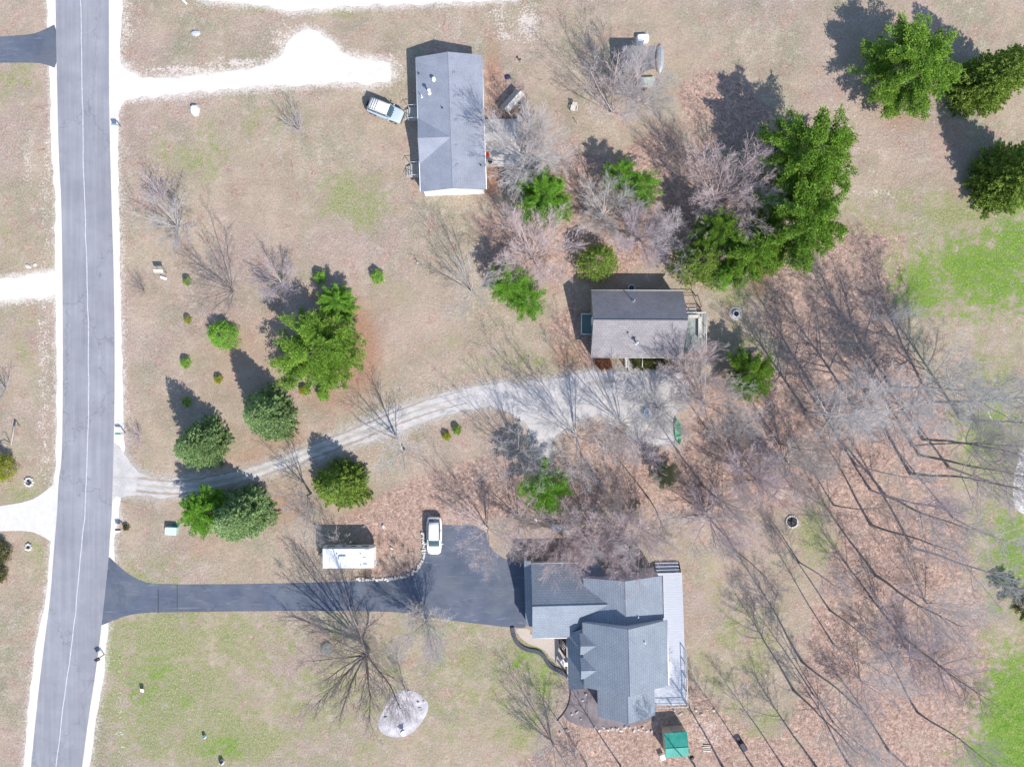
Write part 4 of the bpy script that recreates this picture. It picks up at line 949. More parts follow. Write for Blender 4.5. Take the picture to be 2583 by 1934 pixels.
for x, y in ((-2.2, .9), (-1.2, .9), (.9, .9), (1.4, -.5)): MB().box(x, y, 0, .1, .1, 1.05).build('post', M_WOODD, ar)
m_ = MB(); m_.tube([(-2.3, .9, 1.05), (.95, .9, 1.05)], .05, 4, True); m_.tube([(-1.2, .9, 1.05), (-.6, -.5, 1.05)], .05, 4, True); m_.tube([(.9, .9, 1.05), (1.4, -.5, 1.05)], .05, 4, True); m_.tube([(-2.3, .9, .55), (.95, .9, .55)], .03, 4, True)
m_.build('rail', M_WOODD, ar)
pc = MB().box(-.0, -4.75, 0, 2.1, 1.3, .42).build('front_porch', M_WOODP, H2)
steps(pc, -.1, -5.4, 1.0, 2, .42, (0, -1), M_WOODP, 'porch_steps')
m_ = MB()
for x in (-1.0, 1.0): m_.box(x, -5.3, .42, .1, .1, .85); m_.tube([(x, -5.35, 1.27), (x, -4.0, 1.27)], .04, 4, True)
m_.build('porch_railing', M_TRIM, pc)
tb = thing('round_tub', 'round white rimmed tub in the shade behind the cabin', 'tub', (*S(1593, 727, .6), 0))
MB().lathe([(.38, .02), (.42, .6), (.46, .62), (.46, .66), (.36, .66), (.33, .1), (.001, .1)], 24).build('shell', M_METAL, tb)
MB().lathe([(.34, .45), (.001, .46)], 20).build('water', plain('dark_water', (.03, .06, .08), .1), tb)

# ------------------------------------------------------------------ house 3: the large house
O3 = (13.5, -32.24)
H3 = thing('large_house', 'large blue grey shingled house with garage wing, gabled dormers and long deck', 'house', (*O3, 0), R(1.5))
gable(H3, -5.0, 5.08, -3.9, 3.85, 5.2, 8.3, 'y', M_LAV, M_R3b, 'main_roof', rx=.03, oh=.35, ov_end=.05)
mr_ = [c for c in H3.children if c.name.startswith('main_roof')][0]
fascia(H3, mr_, [((5.13, -3.9, 5.12), (5.13, 3.85, 5.12))])
# garage wing (ridge along x)
g_w = MB(); a = [(-10.65, 1.75), (-2.6, 1.75), (-2.6, 10.1), (-10.65, 10.1)]
g_w.add([(*a[0], 0), (*a[1], 0), (*a[2], 0), (*a[3], 0), (*a[0], 2.98), (*a[1], 2.98), (*a[2], 2.98), (*a[3], 2.98), (-10.65, 6.05, 5.65), (-2.6, 6.05, 5.65)],
        [(0, 1, 5, 4), (2, 3, 7, 6), (3, 0, 4, 8, 7), (1, 2, 6, 9, 5), (4, 5, 9, 8), (8, 9, 6, 7)])
g_w.build('wall', M_LAV, H3)
g_r = MB()
g_r.slab([(-10.98, 1.42, 2.95), (-5.9, 1.30, 2.95), (-4.9, 3.85, 4.40), (-.9, 6.07, 5.80), (-10.93, 6.07, 5.80)], .14)
g_r.slab([(-10.93, 6.07, 5.80), (-.9, 6.07, 5.80), (-2.3, 10.42, 2.95), (-10.9, 10.5, 2.95)], .14)
g_r.tube([(-10.93, 6.07, 5.80), (-1.6, 6.07, 5.80)], .07, 5)
gr_ = g_r.build('garage_roof', M_R3a, H3)
gl = MB()
gl.tube([(-10.98, 1.38, 2.9), (-6.0, 1.28, 2.9)], .06, 4, True); gl.tube([(-10.9, 10.52, 2.9), (-4.6, 10.46, 2.9)], .06, 4, True)
gl.build('gutter', M_TRIM, gr_)
pr_ = MB(); pr_.slab([(-11.75, 2.8, 2.55), (-10.93, 2.8, 2.95), (-10.93, 10.8, 2.95), (-11.75, 10.8, 2.55)], .12)
pr_.build('garage_door_canopy', M_R3b, H3)
cp = MB()
for y in (2.95, 6.6, 10.6): cp.box(-11.55, y, 0, .35, .35, 2.45)
cp.build('canopy_post', M_WHITE, H3)
for y in (4.6, 8.3):
    o = MB().box(-10.7, y, .02, .08, 2.7, 2.2).build('garage_door', M_WHITE, H3)
    m_ = MB()
    for k in range(1, 4): m_.box(-10.745, y, .02+k*.55, .012, 2.6, .03)
    m_.build('panel_line', M_LAV, o)
# north wing (ridge along y)
gable(H3, -4.7, 4.8, 3.0, 9.0, 4.5, 6.7, 'y', M_LAV, M_R3b, 'wing_roof', rx=0.0, oh=.35, ov_end=.06)
wr_ = [c for c in H3.children if c.name.startswith('wing_roof')][0]
fascia(H3, wr_, [((4.85, 3.9, 4.42), (4.85, 9.0, 4.42))], M_DKMET)
# porch on the west side, dormers
p_r = MB(); p_r.slab([(-6.7, -5.0, 2.8), (-4.92, -4.2, 5.02), (-4.92, 3.0, 5.02), (-6.7, 1.75, 2.8)], .12)
pr2 = p_r.build('porch_roof', M_R3b, H3)
p_w = MB()
for y in (-4.6, -2.5, -.3, 1.4): p_w.box(-6.45, y, 0, .18, .18, 2.65)
p_w.build('porch_column', M_TRIM, H3)
MB().box(-5.75, -1.7, 0, 1.9, 6.2, .30).build('porch_floor', M_WALK, H3)
for i, yc in enumerate((1.30, -1.62)):
    d_ = MB()
    d_.slab([(-5.35, yc-1.28, 5.22), (-4.85, yc-1.28, 5.22), (-3.55, yc, 6.10), (-5.35, yc, 6.10)], .08)
    d_.slab([(-5.35, yc, 6.10), (-3.55, yc, 6.10), (-4.85, yc+1.28, 5.22), (-5.35, yc+1.28, 5.22)], .08)
    o = d_.build('dormer', M_R3a, H3)
    f_ = MB(); f_.prism([(-5.25, yc-1.12), (-4.9, yc-1.12), (-4.9, yc+1.12), (-5.25, yc+1.12)], 4.35, 5.2)
    f_.add([(-5.25, yc-1.12, 5.2), (-5.25, yc+1.12, 5.2), (-5.25, yc, 5.98)], [(0, 2, 1)])
    f_.build('dormer_wall', M_LAV, o)
    window(o, -5.25, yc, 4.5, .9, .75, (-1, 0))
# south wing
gable(H3, -3.2, 3.8, -8.4, -3.0, 3.0, 5.2, 'y', M_LAV, M_R3b, 'south_roof', rx=.2, oh=.3)
# bay, vents, windows, doors
by = MB(); by.prism([(4.7, -4.3), (5.9, -3.6), (5.9, -2.0), (4.7, -1.3)], 1.25, 3.0); by.build('bay_window', M_LAV, H3)
b2 = MB(); b2.prism([(4.7, -4.4), (6.02, -3.66), (6.02, -1.94), (4.7, -1.2)], 3.0, 3.12); b2.build('bay_roof', M_LAV, H3)
pipe(mr_, 2.1, 1.9, 7.0, 7.5, .06, M_TRIM); pipe(wr_, 1.55, 4.6, 5.9, 6.35, .06, M_TRIM)
for x in (-2.6, 2.0): window(H3, x, 8.94, 1.3, 1.1, 1.2, (0, 1))
window(H3, -3.6, 8.94, 3.2, .6, .6, (0, 1))
for x in (-8.5, -5.5): window(H3, x, 10.1, 1.2, 1.0, 1.0, (0, 1))
for y in (3.0, .6): window(H3, 4.73, y, 3.6, 1.2, 1.1, (1, 0))
for y in (7.3, 5.2): window(H3, 4.45, y, 1.9, 1.4, 1.6, (1, 0))
for x in (-1.5, 1.8): window(H3, x, -8.12, 1.0, 1.2, 1.2, (0, -1))
door(H3, -4.68, .2, .3, 1.0, 2.1, (-1, 0), M_TRIM)
for y in (-3.2, -1.6): window(H3, -4.65, y, 1.1, 1.1, 1.3, (-1, 0))
dk = MB(); dk.prism([(3.6, -7.9), (8.05, -7.95), (7.9, 8.5), (4.4, 8.5), (4.4, 3.0), (3.6, 3.0)], 1.02, 1.2); dk = dk.build('deck', M_DK3, H3)
ds = MB()
for y in (-7.8, -4, 0, 4, 8.3): ds.box(7.8, y, 0, .16, .16, 1.02)
for x in (4.6, 6.2): ds.box(x, -7.8, 0, .16, .16, 1.02); ds.box(x, 8.3, 0, .16, .16, 1.02)
ds.build('deck_post', M_TRIM, dk)
rail(dk, [(7.95, -1.0), (8.0, -7.85), (4.25, -7.85)], 1.2, M_TRIM, 1.0, 1.7, 'deck_railing', False)
st = MB()
for i in range(3): st.box(6.2, 8.68+.36*i, .8-.30*i, 2.9, .34, .08)
st.build('deck_steps', M_DK3, dk)
for x in (4.65, 7.75): MB().prism([(x, 8.5), (x+.06, 8.5), (x+.06, 9.6), (x, 9.6)], 0, [1.15, 1.15, .15, .15]).build('step_stringer', M_DKMET, dk)
# ------------------------------------------------------------------ vehicles
M_CARW = plain('white_car_paint', (.80, .80, .79), .25, .01, 1, spec=.6); M_CARB = plain('pale_blue_car_paint', (.42, .51, .60), .25, .02, 1, spec=.6)
M_CGL = plain('car_glass', (.05, .09, .11), .06, .05, 1, spec=.8); M_LAMP = plain('lamp_lens', (.7, .7, .68), .2, .02); M_TAIL = plain('tail_lamp', (.35, .02, .02), .3, .02)
def sect(x, hw, z0, z1, rd):                      # rounded section across the car
    rd = min(rd, hw*.6, (z1-z0)*.6); o = []
    for cx, cz, a0 in ((hw-rd*.5, z0+rd*.4, -90), (hw-rd, z1-rd, 0), (-hw+rd, z1-rd, 90), (-hw+rd*.5, z0+rd*.4, 180)):
        for k in range(4):
            a = R(a0+30*k); q = rd*(.5 if cz < (z0+z1)/2 else 1); o.append((x, cx+q*math.cos(a), cz+q*math.sin(a)*(.8 if cz < (z0+z1)/2 else 1)))
    return o
def car(name, label, loc, rz, body_m, roof_m, boxy, L, Wd):
    t = thing(name, label, 'car', (*loc, 0), rz)
    hw = Wd/2; e = L/2
    if boxy: st = [(-e, .80, .45, 1.00), (-e+.12, .95, .38, 1.10), (-e+.6, 1, .32, 1.12), (.2, 1, .32, 1.10), (.75, .98, .32, 1.08), (e-.5, .93, .34, 1.02), (e-.15, .86, .38, .92), (e, .74, .45, .80)]
    else: st = [(-e, .72, .42, .95), (-e+.12, .90, .34, 1.05), (-e+.7, .99, .28, 1.08), (-.3, 1, .26, 1.03), (.8, .99, .26, 1.0), (e-.75, .95, .28, .90), (e-.25, .84, .30, .78), (e-.05, .66, .36, .66), (e, .5, .4, .6)]
    b = MB().loft([sect(x, hw*k, z0, z1, .16) for x, k, z0, z1 in st]).build('body', body_m, t)
    if boxy: cab = [(-e+.12, .80, 1.08), (-e+.30, .86, 1.72), (-e+.9, .88, 1.80), (.45, .86, 1.78), (.75, .82, 1.55), (1.0, .78, 1.10)]
    else: cab = [(-e+.18, .70, 1.02), (-e+.60, .78, 1.50), (-e+1.2, .80, 1.60), (.35, .79, 1.57), (.85, .76, 1.30), (1.30, .74, .98)]
    MB().loft([sect(x, hw*k, .95, z, .16) for x, k, z in cab]).build('cabin_glass', M_CGL, t)
    top = MB(); rs = [(x, k, z) for x, k, z in cab[1:4]]
    x0, x1 = rs[0][0]-.05, rs[2][0]+.08; zt = rs[1][2]
    secs = []
    for i in range(7):
        u = i/6; x = x0+(x1-x0)*u; z = zt+.035-.05*(2*u-1)**2-(.05 if u == 0 else 0)
        h_ = hw*(.80 if boxy else .68)*(.94 if i in (0, 6) else 1); secs.append([(x, -h_, z-.06), (x, h_, z-.06), (x, h_-.05, z), (x, -h_+.05, z)])
    ro = top.loft(secs).build('roof', roof_m, t)
    pil = MB()
    for sy in (-1, 1):
        for (xa, ka, za), (xb, kb, zb) in ((cab[3], cab[5]), (cab[1], cab[0])):
            pil.tube([(xa, sy*hw*ka*.96, za), (xb, sy*hw*kb*.99, zb)], .045, 4)
        xm = (x0+x1)/2; pil.tube([(xm, sy*hw*.82, zt-.08), (xm, sy*hw*.95, 1.05)], .04, 4)
    pil.build('pillars', body_m, t)
    rk = MB()
    for sy in (-1, 1):
        rk.tube([(x0+.15, sy*hw*.70, zt+.07), (x1-.15, sy*hw*.70, zt+.07)], .022, 5, True)
        for xx in (x0+.2, (x0+x1)/2, x1-.2): rk.tube([(xx, sy*hw*.70, zt-.02), (xx, sy*hw*.70, zt+.07)], .02, 4)
    if boxy:
        for i in range(4): rk.tube([(x0+.15+i*.27, -hw*.70, zt+.08), (x0+.15+i*.27, hw*.70, zt+.08)], .028, 4, True)
    rk.build('roof_rack', M_DKMET, ro)
    wr = .38 if boxy else .34
    for x in (-e+.85, e-.90):
        for sy in (-1, 1):
            w_ = MB(); w_.tube([(x, sy*(hw-.22), wr), (x, sy*(hw+.015), wr)], wr, 20, True); wo = w_.build('wheel', M_RUB, t)
            MB().tube([(x, sy*(hw+.012), wr), (x, sy*(hw+.03), wr)], wr*.6, 14, True).build('rim', M_METAL, wo)
            if boxy: MB().tube([(x-.5, sy*(hw+.02), wr+.1), (x-.32, sy*(hw+.03), wr+.42), (x+.32, sy*(hw+.03), wr+.42), (x+.5, sy*(hw+.02), wr+.1)], .05, 5).build('wheel_arch', M_DKMET, t)
    for sy in (-1, 1):
        MB().box(.95 if not boxy else .80, sy*(hw+.10), 1.0, .14, .22, .16, 0, .04).build('mirror', body_m, t)
        MB().box(e-.20 if boxy else e-.33, sy*hw*.62, .68, .22, .34, .14, sy*-.35, .04).build('headlight', M_LAMP, t)
        MB().box(-e+.04, sy*hw*.68, .72, .10, .20, .24, 0, .02).build('tail_light', M_TAIL, t)
    if boxy:
        sp = MB().tube([(-e-.02, 0, .98), (-e-.24, 0, .98)], .36, 18, True).build('spare_wheel', M_RUB, t)
        MB().box(e-.0, 0, .42, .12, Wd*.8, .22, 0, .04).build('bumper', M_DKMET, t)
        hl = MB()
        for k in range(3): hl.box(1.05+k*0, -.3+.3*k, 1.085, .06, .12, .02)
        hl.build('hood_vents', M_DKMET, t)
    else:
        MB().box(e-.06, 0, .38, .08, Wd*.5, .16, 0, .03).build('grille', M_DKMET, t)
    m_ = MB(); m_.tube([(cab[5][0]-.02, 0, cab[5][2]-.02), (cab[4][0]+.0, -.5, cab[4][2]-.14)], .012, 3); m_.build('wiper', M_BLACK, t)
    return t
car('parked_suv', 'boxy pale blue off roader with white roof and slatted rack parked on grass', S(972, 279, .9), R(-21.3), M_CARB, M_CARW, True, 4.5, 1.86)
car('parked_car', 'white family car parked nose down at the top of the asphalt driveway', S(1095, 1351.5, .9), R(-90.5), M_CARW, M_CARW, False, 4.72, 1.92)
# camper
cx, cy = S(875.5, 1408, 3.0)
CP = thing('camper_trailer', 'long white travel trailer parked on the mulch beside the asphalt driveway', 'camper', (cx, cy, 0), R(.3))
b = MB(); prof = [(-3.25, .6), (-3.3, 1.4), (-3.1, 2.6), (-2.9, 2.9), (2.95, 2.9), (3.2, 2.7), (3.3, 1.6), (3.1, .6)]
b.add([(x, -1.2, z) for x, z in prof]+[(x, 1.2, z) for x, z in prof], [tuple(range(8)), tuple(range(15, 7, -1))]+[((i+1) % 8, i, 8+i, 8+(i+1) % 8) for i in range(8)])
bo = b.build('body', M_WHITE, CP)
rfm = plain('rubber_roof', (.78, .80, .81), .5, .03, 1)
ro = MB().box(-.05, 0, 2.9, 5.9, 2.36, .06, 0, .03).build('roof', rfm, CP)
MB().box(-.55, .05, 2.96, .95, .62, .26, 0, .1, 1).build('air_conditioner', M_TRIM, ro)
for x, y, s_ in ((-1.25, .55, .14), (1.65, .55, .14), (1.7, -.85, .14)): MB().cyl(x, y, 2.95, 3.12, s_*.5, 10).build('roof_vent', M_METAL, ro)
MB().box(2.15, -.05, 2.95, .40, .40, .12, 0, .03).build('hatch', M_TRIM, ro); MB().box(2.2, -.68, 2.95, .55, .32, .06, 0, .02).build('vent_grille', M_METAL, ro); MB().box(2.45, .95, 2.95, .5, .28, .08, 0, .02).build('antenna_box', M_TRIM, ro)
aw = MB().tube([(-2.6, 1.28, 2.6), (2.4, 1.28, 2.6)], .09, 8, True).build('awning', M_METAL, CP)
for x, w_ in ((-2.2, .9), (-.6, .5), (.6, .7), (2.0, .9)): window(CP, x, 1.2, 1.5, w_, .6, (0, 1))
for x, w_ in ((-1.5, 1.1), (1.0, 1.1)): window(CP, x, -1.2, 1.5, w_, .6, (0, -1))
door(CP, -1.4, 1.2, .65, .65, 1.85, (0, 1), M_TRIM)
for x in (-.45, .45):
    for sy in (-1, 1):
        wo = MB().tube([(x*.9, sy*.95, .35), (x*.9, sy*1.18, .35)], .34, 16, True).build('wheel', M_RUB, CP)
hb = MB(); hb.tube([(-3.2, -.6, .5), (-4.2, 0, .5)], .05, 4, True); hb.tube([(-3.2, .6, .5), (-4.2, 0, .5)], .05, 4, True); hb.cyl(-4.1, 0, 0, .7, .05, 8)
hb.build('hitch', M_DKMET, CP)
for y in (-.18, .18): MB().lathe([(.15, .55), (.16, .6), (.16, .95), (.08, 1.05), (.001, 1.06)], 12, -3.55, y).build('gas_bottle', M_METAL, CP)
ld = MB()
for y in (-.95, -.6): ld.tube([(3.34, y, .8), (3.3, y, 2.95)], .02, 4)
for k in range(6): ld.tube([(3.34, -.95, 1+.32*k), (3.34, -.6, 1+.32*k)], .015, 4)
ld.build('ladder', M_METAL, CP)

# ------------------------------------------------------------------ shed group at the top
x, y = S(1612, 145, 2.45)
SH = thing('tin_shed', 'small shed with a low corrugated grey roof beneath grey bare branches', 'shed', (x, y, 0), R(0))
M_TIN = N('corrugated_tin', .6, .4, .2)
wv = M_TIN.n('ShaderNodeTexWave'); wv.inputs['Scale'].default_value = 2.2; M_TIN.l(M_TIN.co(None, R(90)), wv.inputs['Vector'])
M_TIN = M_TIN.out(M_TIN.mul(M_TIN.mix(M_TIN.mr(M_TIN.noise(.9, 4, .6), .4, .65), (.20, .20, .215), (.27, .255, .255)), M_TIN.mr(wv.outputs['Fac'], 0, 1, .78, 1.08)))
MB().box(0, 0, 0, 3.5, 2.3, 2.2).build('wall', M_WOODG, SH)
r_ = MB(); r_.slab([(-1.95, -1.35, 2.3), (1.95, -1.35, 2.3), (1.95, 1.35, 2.62), (-1.95, 1.35, 2.62)], .08); r_.build('roof', M_TIN, SH)
door(SH, 0, -1.15, 0, 1.6, 1.9, (0, -1), M_WOODD)
x, y = S(1622, 96, .6)
tt = thing('tarp_covered_stack', 'white tarpaulin covered stack behind the tin roofed shed', 'stack', (x, y, 0), R(3))
MB().box(0, 0, 0, 1.45, .95, .75, 0, .12, 1).build('tarp', M_TRIM, tt); MB().box(-.4, -.62, 0, .75, .62, .95, 0, .08).build('crate', M_WHITE, tt)
r9 = random.Random(3); dd = MB()
for i in range(14): dd.box(r9.uniform(-.6, .6), r9.uniform(-.35, .4), .752, .07, .05, .012, r9.uniform(0, 3))
dd.build('grommets', M_STONEG, tt)
x, y = S(1666, 147, .4)
bt = thing('upturned_boat', 'grey rounded upturned boat lying along the right wall of the tin shed', 'boat', (x, y, 0), R(-2))
b = MB(); secs = []
for i in range(13):
    u = -1+2*i/12; hw_ = .55*max(.06, (1-abs(u)**2.6)**.6); h_ = .55*(1-abs(u)**3*.6)
    secs.append([(hw_*math.cos(R(a)), u*1.9, h_*math.sin(R(a))) for a in range(0, 181, 20)])
b.loft(secs); b.build('hull', plain('aluminium_hull', (.42, .43, .45), .45, .12, 2, metal=.3), bt)
b = MB(); b.tube([(0, -1.85, .25), (0, -.9, .56), (0, .9, .56), (0, 1.85, .25)], .03, 5); b.build('keel', M_METAL, bt)
x, y = S(1632, 208, .5)
ft = thing('flatbed_trailer', 'low grey green flatbed trailer below the tin roofed shed', 'trailer', (x, y, 0), R(3))
MB().box(0, 0, .45, 2.1, 1.3, .08).build('bed', plain('faded_green_boards', (.38, .42, .39), .8, .2, 3), ft)
for sx in (-.3,):
    for sy in (-.75, .75): MB().tube([(sx, sy-.08, .3), (sx, sy+.08, .3)], .3, 14, True).build('wheel', M_RUB, ft)
m_ = MB(); m_.tube([(1.05, .4, .45), (1.9, 0, .42)], .04, 4, True); m_.tube([(1.05, -.4, .45), (1.9, 0, .42)], .04, 4, True); m_.cyl(1.8, 0, 0, .45, .04, 6); m_.build('drawbar', M_DKMET, ft)
x, y = S(1572, 186, .3)
bc = thing('blue_barrel', 'small blue barrel at the left foot of the tin roofed shed', 'barrel', (x, y, 0)); MB().lathe([(.001, 0), (.26, 0), (.29, .3), (.29, .5), (.26, .8), (.001, .8)], 16).build('body', M_BLUE, bc); MB().lathe([(.27, .8), (.27, .84), (.001, .84)], 16).build('lid', M_DKMET, bc)
# lean-to swing frame
x, y = S(1298, 272, 0)
AR = thing('wooden_shelter', 'small weathered wooden garden shelter with a steep plank roof near the pale tree', 'shelter', (x, y, 0), R(48))
MB().slab([(-1.5, .35, 2.15), (1.5, .35, 2.15), (1.5, 1.15, 1.2), (-1.5, 1.15, 1.2)], .05).build('roof', M_WOODG, AR)
MB().slab([(-1.5, .35, 2.15), (-1.5, -.25, 1.9), (1.5, -.25, 1.9), (1.5, .35, 2.15)], .05).build('front_roof', M_WOODP, AR)
for px_, py_ in ((-1.4, 1.0), (1.4, 1.0), (-1.4, -.8), (1.4, -.8)): MB().box(px_, py_, 0, .1, .1, 1.75 if py_ < 0 else 1.3).build('post', M_WOODG, AR)
MB().box(0, 1.05, 0, 2.8, .05, 1.25).build('back_board', M_WOODG, AR)
m_ = MB(); m_.tube([(-1.4, -.8, 1.75), (1.4, -.8, 1.75)], .05, 4, True); m_.tube([(-1.4, -.8, 1.75), (-1.4, 1, 1.3)], .04, 4, True); m_.tube([(1.4, -.8, 1.75), (1.4, 1, 1.3)], .04, 4, True); m_.build('beam', M_TAN, AR)
MB().box(0, .2, .4, 2.4, .5, .06).build('seat', M_WOODG, AR)
# garden chair
x, y = S(1448.5, 271, .5)
ch = thing('garden_chair', 'pale wooden garden chair facing down the picture on the lawn behind the upper house', 'chair', (x, y, 0), R(-8))
MB().box(0, -.1, .36, .62, .60, .05).build('seat', M_WOODP, ch)
bk = MB()
for i in range(5): bk.slab([(-.3+.125*i, .16, .38), (-.3+.125*i+.10, .16, .38), (-.3+.125*i+.10, .42, 1.15-.03*abs(i-2)), (-.3+.125*i, .42, 1.15-.03*abs(i-2))], .03)
bk.build('backrest', M_WOODP, ch)
for sx in (-1, 1):
    MB().box(sx*.38, -.08, .58, .13, .66, .03).build('armrest', M_WOODP, ch)
    for yy in (-.35, .2): MB().box(sx*.36, yy, 0, .07, .07, .58).build('leg', M_WOODG, ch)
def post(name, label, cat, px, py, h, r_, mat, top=None):
    t = thing(name, label, cat, (*S(px, py), 0)); MB().cyl(0, 0, 0, h, r_, 8).build('post', mat, t)
    if top: MB().box(0, 0, h, r_*3, r_*3, .06, 0, .02).build('cap', top, t)
    return t
post('stake', 'short wooden stake casting a thin shadow below the garden chair', 'stake', 1455.5, 312, .9, .04, M_WOODP, M_WOODG)
post('stump_post', 'dark stubby post alone in the grass right of the upper house', 'post', 1312, 156, .7, .09, M_WOODG, M_WOODD)
post('stake', 'short stake in the lawn left of the thin tree with the long shadow', 'stake', 1056, 666, .8, .05, M_WOODD, M_TRIM)
x, y = S(1281, 196)
bg_ = thing('dark_tote', 'small dark blue tote lying on the grass above the garden shelter', 'tote', (x, y, 0), R(20)); MB().box(0, 0, 0, .7, .45, .3, 0, .12).build('body', plain('navy_cloth', (.03, .03, .09), .8), bg_); MB().tube([(-.2, 0, .28), (-.15, 0, .45), (.15, 0, .45), (.2, 0, .28)], .02, 5).build('handle', M_DKMET, bg_)

# ------------------------------------------------------------------ middle yard
def stone_ring(name, label, px, py, ri, ro, n, mat, seed, inner, h=.25, flat=False):
    t = thing(name, label, 'fire pit', (*S(px, py), 0)); r = random.Random(seed)
    if flat:
        MB().lathe([(ri, .02), (ri, h), (ro, h), (ro, .0)], 28).build('rim', mat, t)
    else:
        for i in range(n):
            a = 2*math.pi*i/n; rr_ = (ri+ro)/2; MB().box(rr_*math.cos(a), rr_*math.sin(a), 0, (ro-ri)*r.uniform(.8, 1.15), 2*math.pi*rr_/n*r.uniform(.75, .98), h*r.uniform(.7, 1.2), a, .06).build('stone', mat, t)
    MB().lathe([(ri*1.02, .03), (ri*.5, .05), (.001, .07)], 20).build('ash', inner, t)
    lg = MB()
    for i in range(4):
        a = r.uniform(0, 3.1); c_, s_ = math.cos(a)*ri*.7, math.sin(a)*ri*.7; lg.tube([(-c_, -s_, .12), (c_, s_, .18)], .06, 6, True)
    lg.build('charred_logs', M_BLACK, t); return t
sheet('gravel_pad', [(S(1856, 791)[0]+.85*math.cos(k*.35), S(1856, 791)[1]+.85*math.sin(k*.35)) for k in range(18)], .004, M_GRAV2)['label'] = 'pale gravel disc under the white rimmed fire ring'
stone_ring('fire_ring', 'round fire ring with a smooth white rim right of the cabin deck', 1856, 791.5, .33, .43, 1, M_TRIM, 1, M_BLACK, .3, True)
stone_ring('stone_fire_pit', 'dark fire pit circled by small pale stones in the yellowish grass', 1997, 1315, .62, .82, 16, M_STONE, 2, M_BLACK, .2)
stone_ring('stone_ring', 'ring of pale rocks above the concrete driveway at the left edge', 74.5, 1215, .35, .62, 9, M_STONE, 3, M_STONEG, .28)
stone_ring('stone_ring', 'small ring of white rocks below the concrete driveway at the left edge', 73, 1379, .22, .48, 8, M_STONE, 4, M_STONEG, .28)
def rock(label, px, py, sx, sy, sz, mat, seed, name='boulder', group=None, rz=None):
    r = random.Random(seed); m_ = MB(); nu, nv = 9, 5; b = []
    ph = [r.uniform(0, 6.28) for _ in range(4)]
    prof = []
    vs = []
    for j in range(nv+1):
        v = j/nv*math.pi/2
        for i in range(nu):
            u = 2*math.pi*i/nu
            k = 1+.14*math.sin(2*u+ph[0])+.10*math.sin(3*u+ph[1]+v*2)+r.uniform(-.05, .05)
            vs.append((sx/2*k*math.cos(u)*math.cos(v)**.6, sy/2*k*math.sin(u)*math.cos(v)**.6, sz*math.sin(v)*(1+.12*math.sin(u+ph[2]))-.02))
    fs = [(j*nu+i, j*nu+(i+1) % nu, (j+1)*nu+(i+1) % nu, (j+1)*nu+i) for j in range(nv) for i in range(nu)]+[tuple(nv*nu+i for i in range(nu))]
    m_.add(vs, fs, False)
    o = m_.build(name, mat, None, (*S(px, py), 0), rz if rz is not None else r.uniform(0, 3))
    return tag(o, label, 'rock', group)
rock('flat grey blue boulder in the lawn above the white driveway', 494, 85, 1.15, .8, .35, plain('blue_grey_stone', (.42, .45, .50), .8, .1), 1, rz=0)
rock('round white boulder in the lawn below the white driveway', 493, 280, 1.2, 1.35, .75, plain('white_boulder', (.78, .77, .76), .8, .08), 2, rz=0.4)
rock('long dark grey slab of stone by the largest tree of the front lawn', 824, 1634, 1.35, 2.1, .5, plain('lichen_stone', (.23, .26, .26), .9, .25, 4), 3, rz=.15)
rock('pale boulder in the leaf litter left of the white covered trailer', 1351, 1310, .75, .5, .3, M_STONE, 4)
rock('pale flat rock at the top end of the short left gravel driveway', 71, 672, .9, .5, .25, M_STONE, 5)
rock('second pale rock beside the short left gravel driveway', 88, 668, .6, .4, .22, M_STONE, 6)
rock('white rock at the upper left corner of the mulch behind the camper', 798, 1326, .5, .4, .3, M_STONE, 7)
rock('white rock on the upper edge of the mulch behind the camper', 917, 1328, .55, .35, .25, M_STONE, 8)
rock('white rock near the top of the mulch right of the camper', 967, 1327, .6, .38, .3, M_STONE, 9)
rock('white rock in the middle of the mulch right of the camper', 988, 1382, .6, .3, .25, M_STONE, 10)
for i, (a_, b_) in enumerate(((1235,570),(1150,705),(915,350),(1115,570),(710,630),(440,890),(1170,740))):
    xx, yy = 920+a_*.12077, 1700+b_*.12077
    rock('small stone lying on the pale wood chip island', xx, yy, .42, .26, .2, M_STONE if i < 3 else M_STONEG, 20+i, 'stone', 'small stones on the wood chip island')
# square slab, bench, trailer
t = thing('paving_slab', 'square pale slab set diagonally in the leaf litter above the stone fire pit', 'slab', (*S(1968, 1245), 0), R(58)); MB().box(0, 0, 0, 1.25, 1.0, .10, 0, .02).build('slab', plain('pinkish_slab', (.52, .43, .38), .9, .08), t); MB().box(0, 0, -.01, 1.35, 1.1, .04).build('base', M_STONEG, t)
t = thing('wooden_bench', 'small yellow wooden bench in the leafy woods above the big house', 'bench', (*S(1613, 1281, .4), 0), R(90))
m_ = MB()
for i in range(3): m_.box(0, -.2+.2*i, .42, 1.15, .15, .04)
m_.build('seat', M_TAN, t)
m_ = MB()
for i in range(2): m_.box(0, .38+.02*i, .55+.2*i, 1.15, .04, .13)
m_.build('backrest', M_TAN, t)
for sx in (-.45, .45): MB().box(sx, 0, 0, .08, .5, .42).build('leg', M_TAN, t)
t = thing('utility_trailer', 'small trailer under a crumpled white cover just above the garage', 'trailer', (*S(1417, 1332, .6), 0), R(2))
rr = random.Random(8); m_ = MB(); secs = []
for i in range(10):
    x = -1.25+2.5*i/9; h_ = .72+rr.uniform(-.05, .06); w_ = .46+rr.uniform(-.03, .03)
    secs.append([(x, -w_-.08, .35), (x, w_+.08, .35), (x, w_, h_-.1+rr.uniform(-.05, .05)), (x, w_*.4, h_+rr.uniform(-.03, .08)), (x, -w_*.4, h_+rr.uniform(-.08, .03)), (x, -w_, h_-.1)])
m_.loft(secs, False); m_.build('cover', plain('white_tarp', (.72, .73, .76), .5, .1, 3), t)
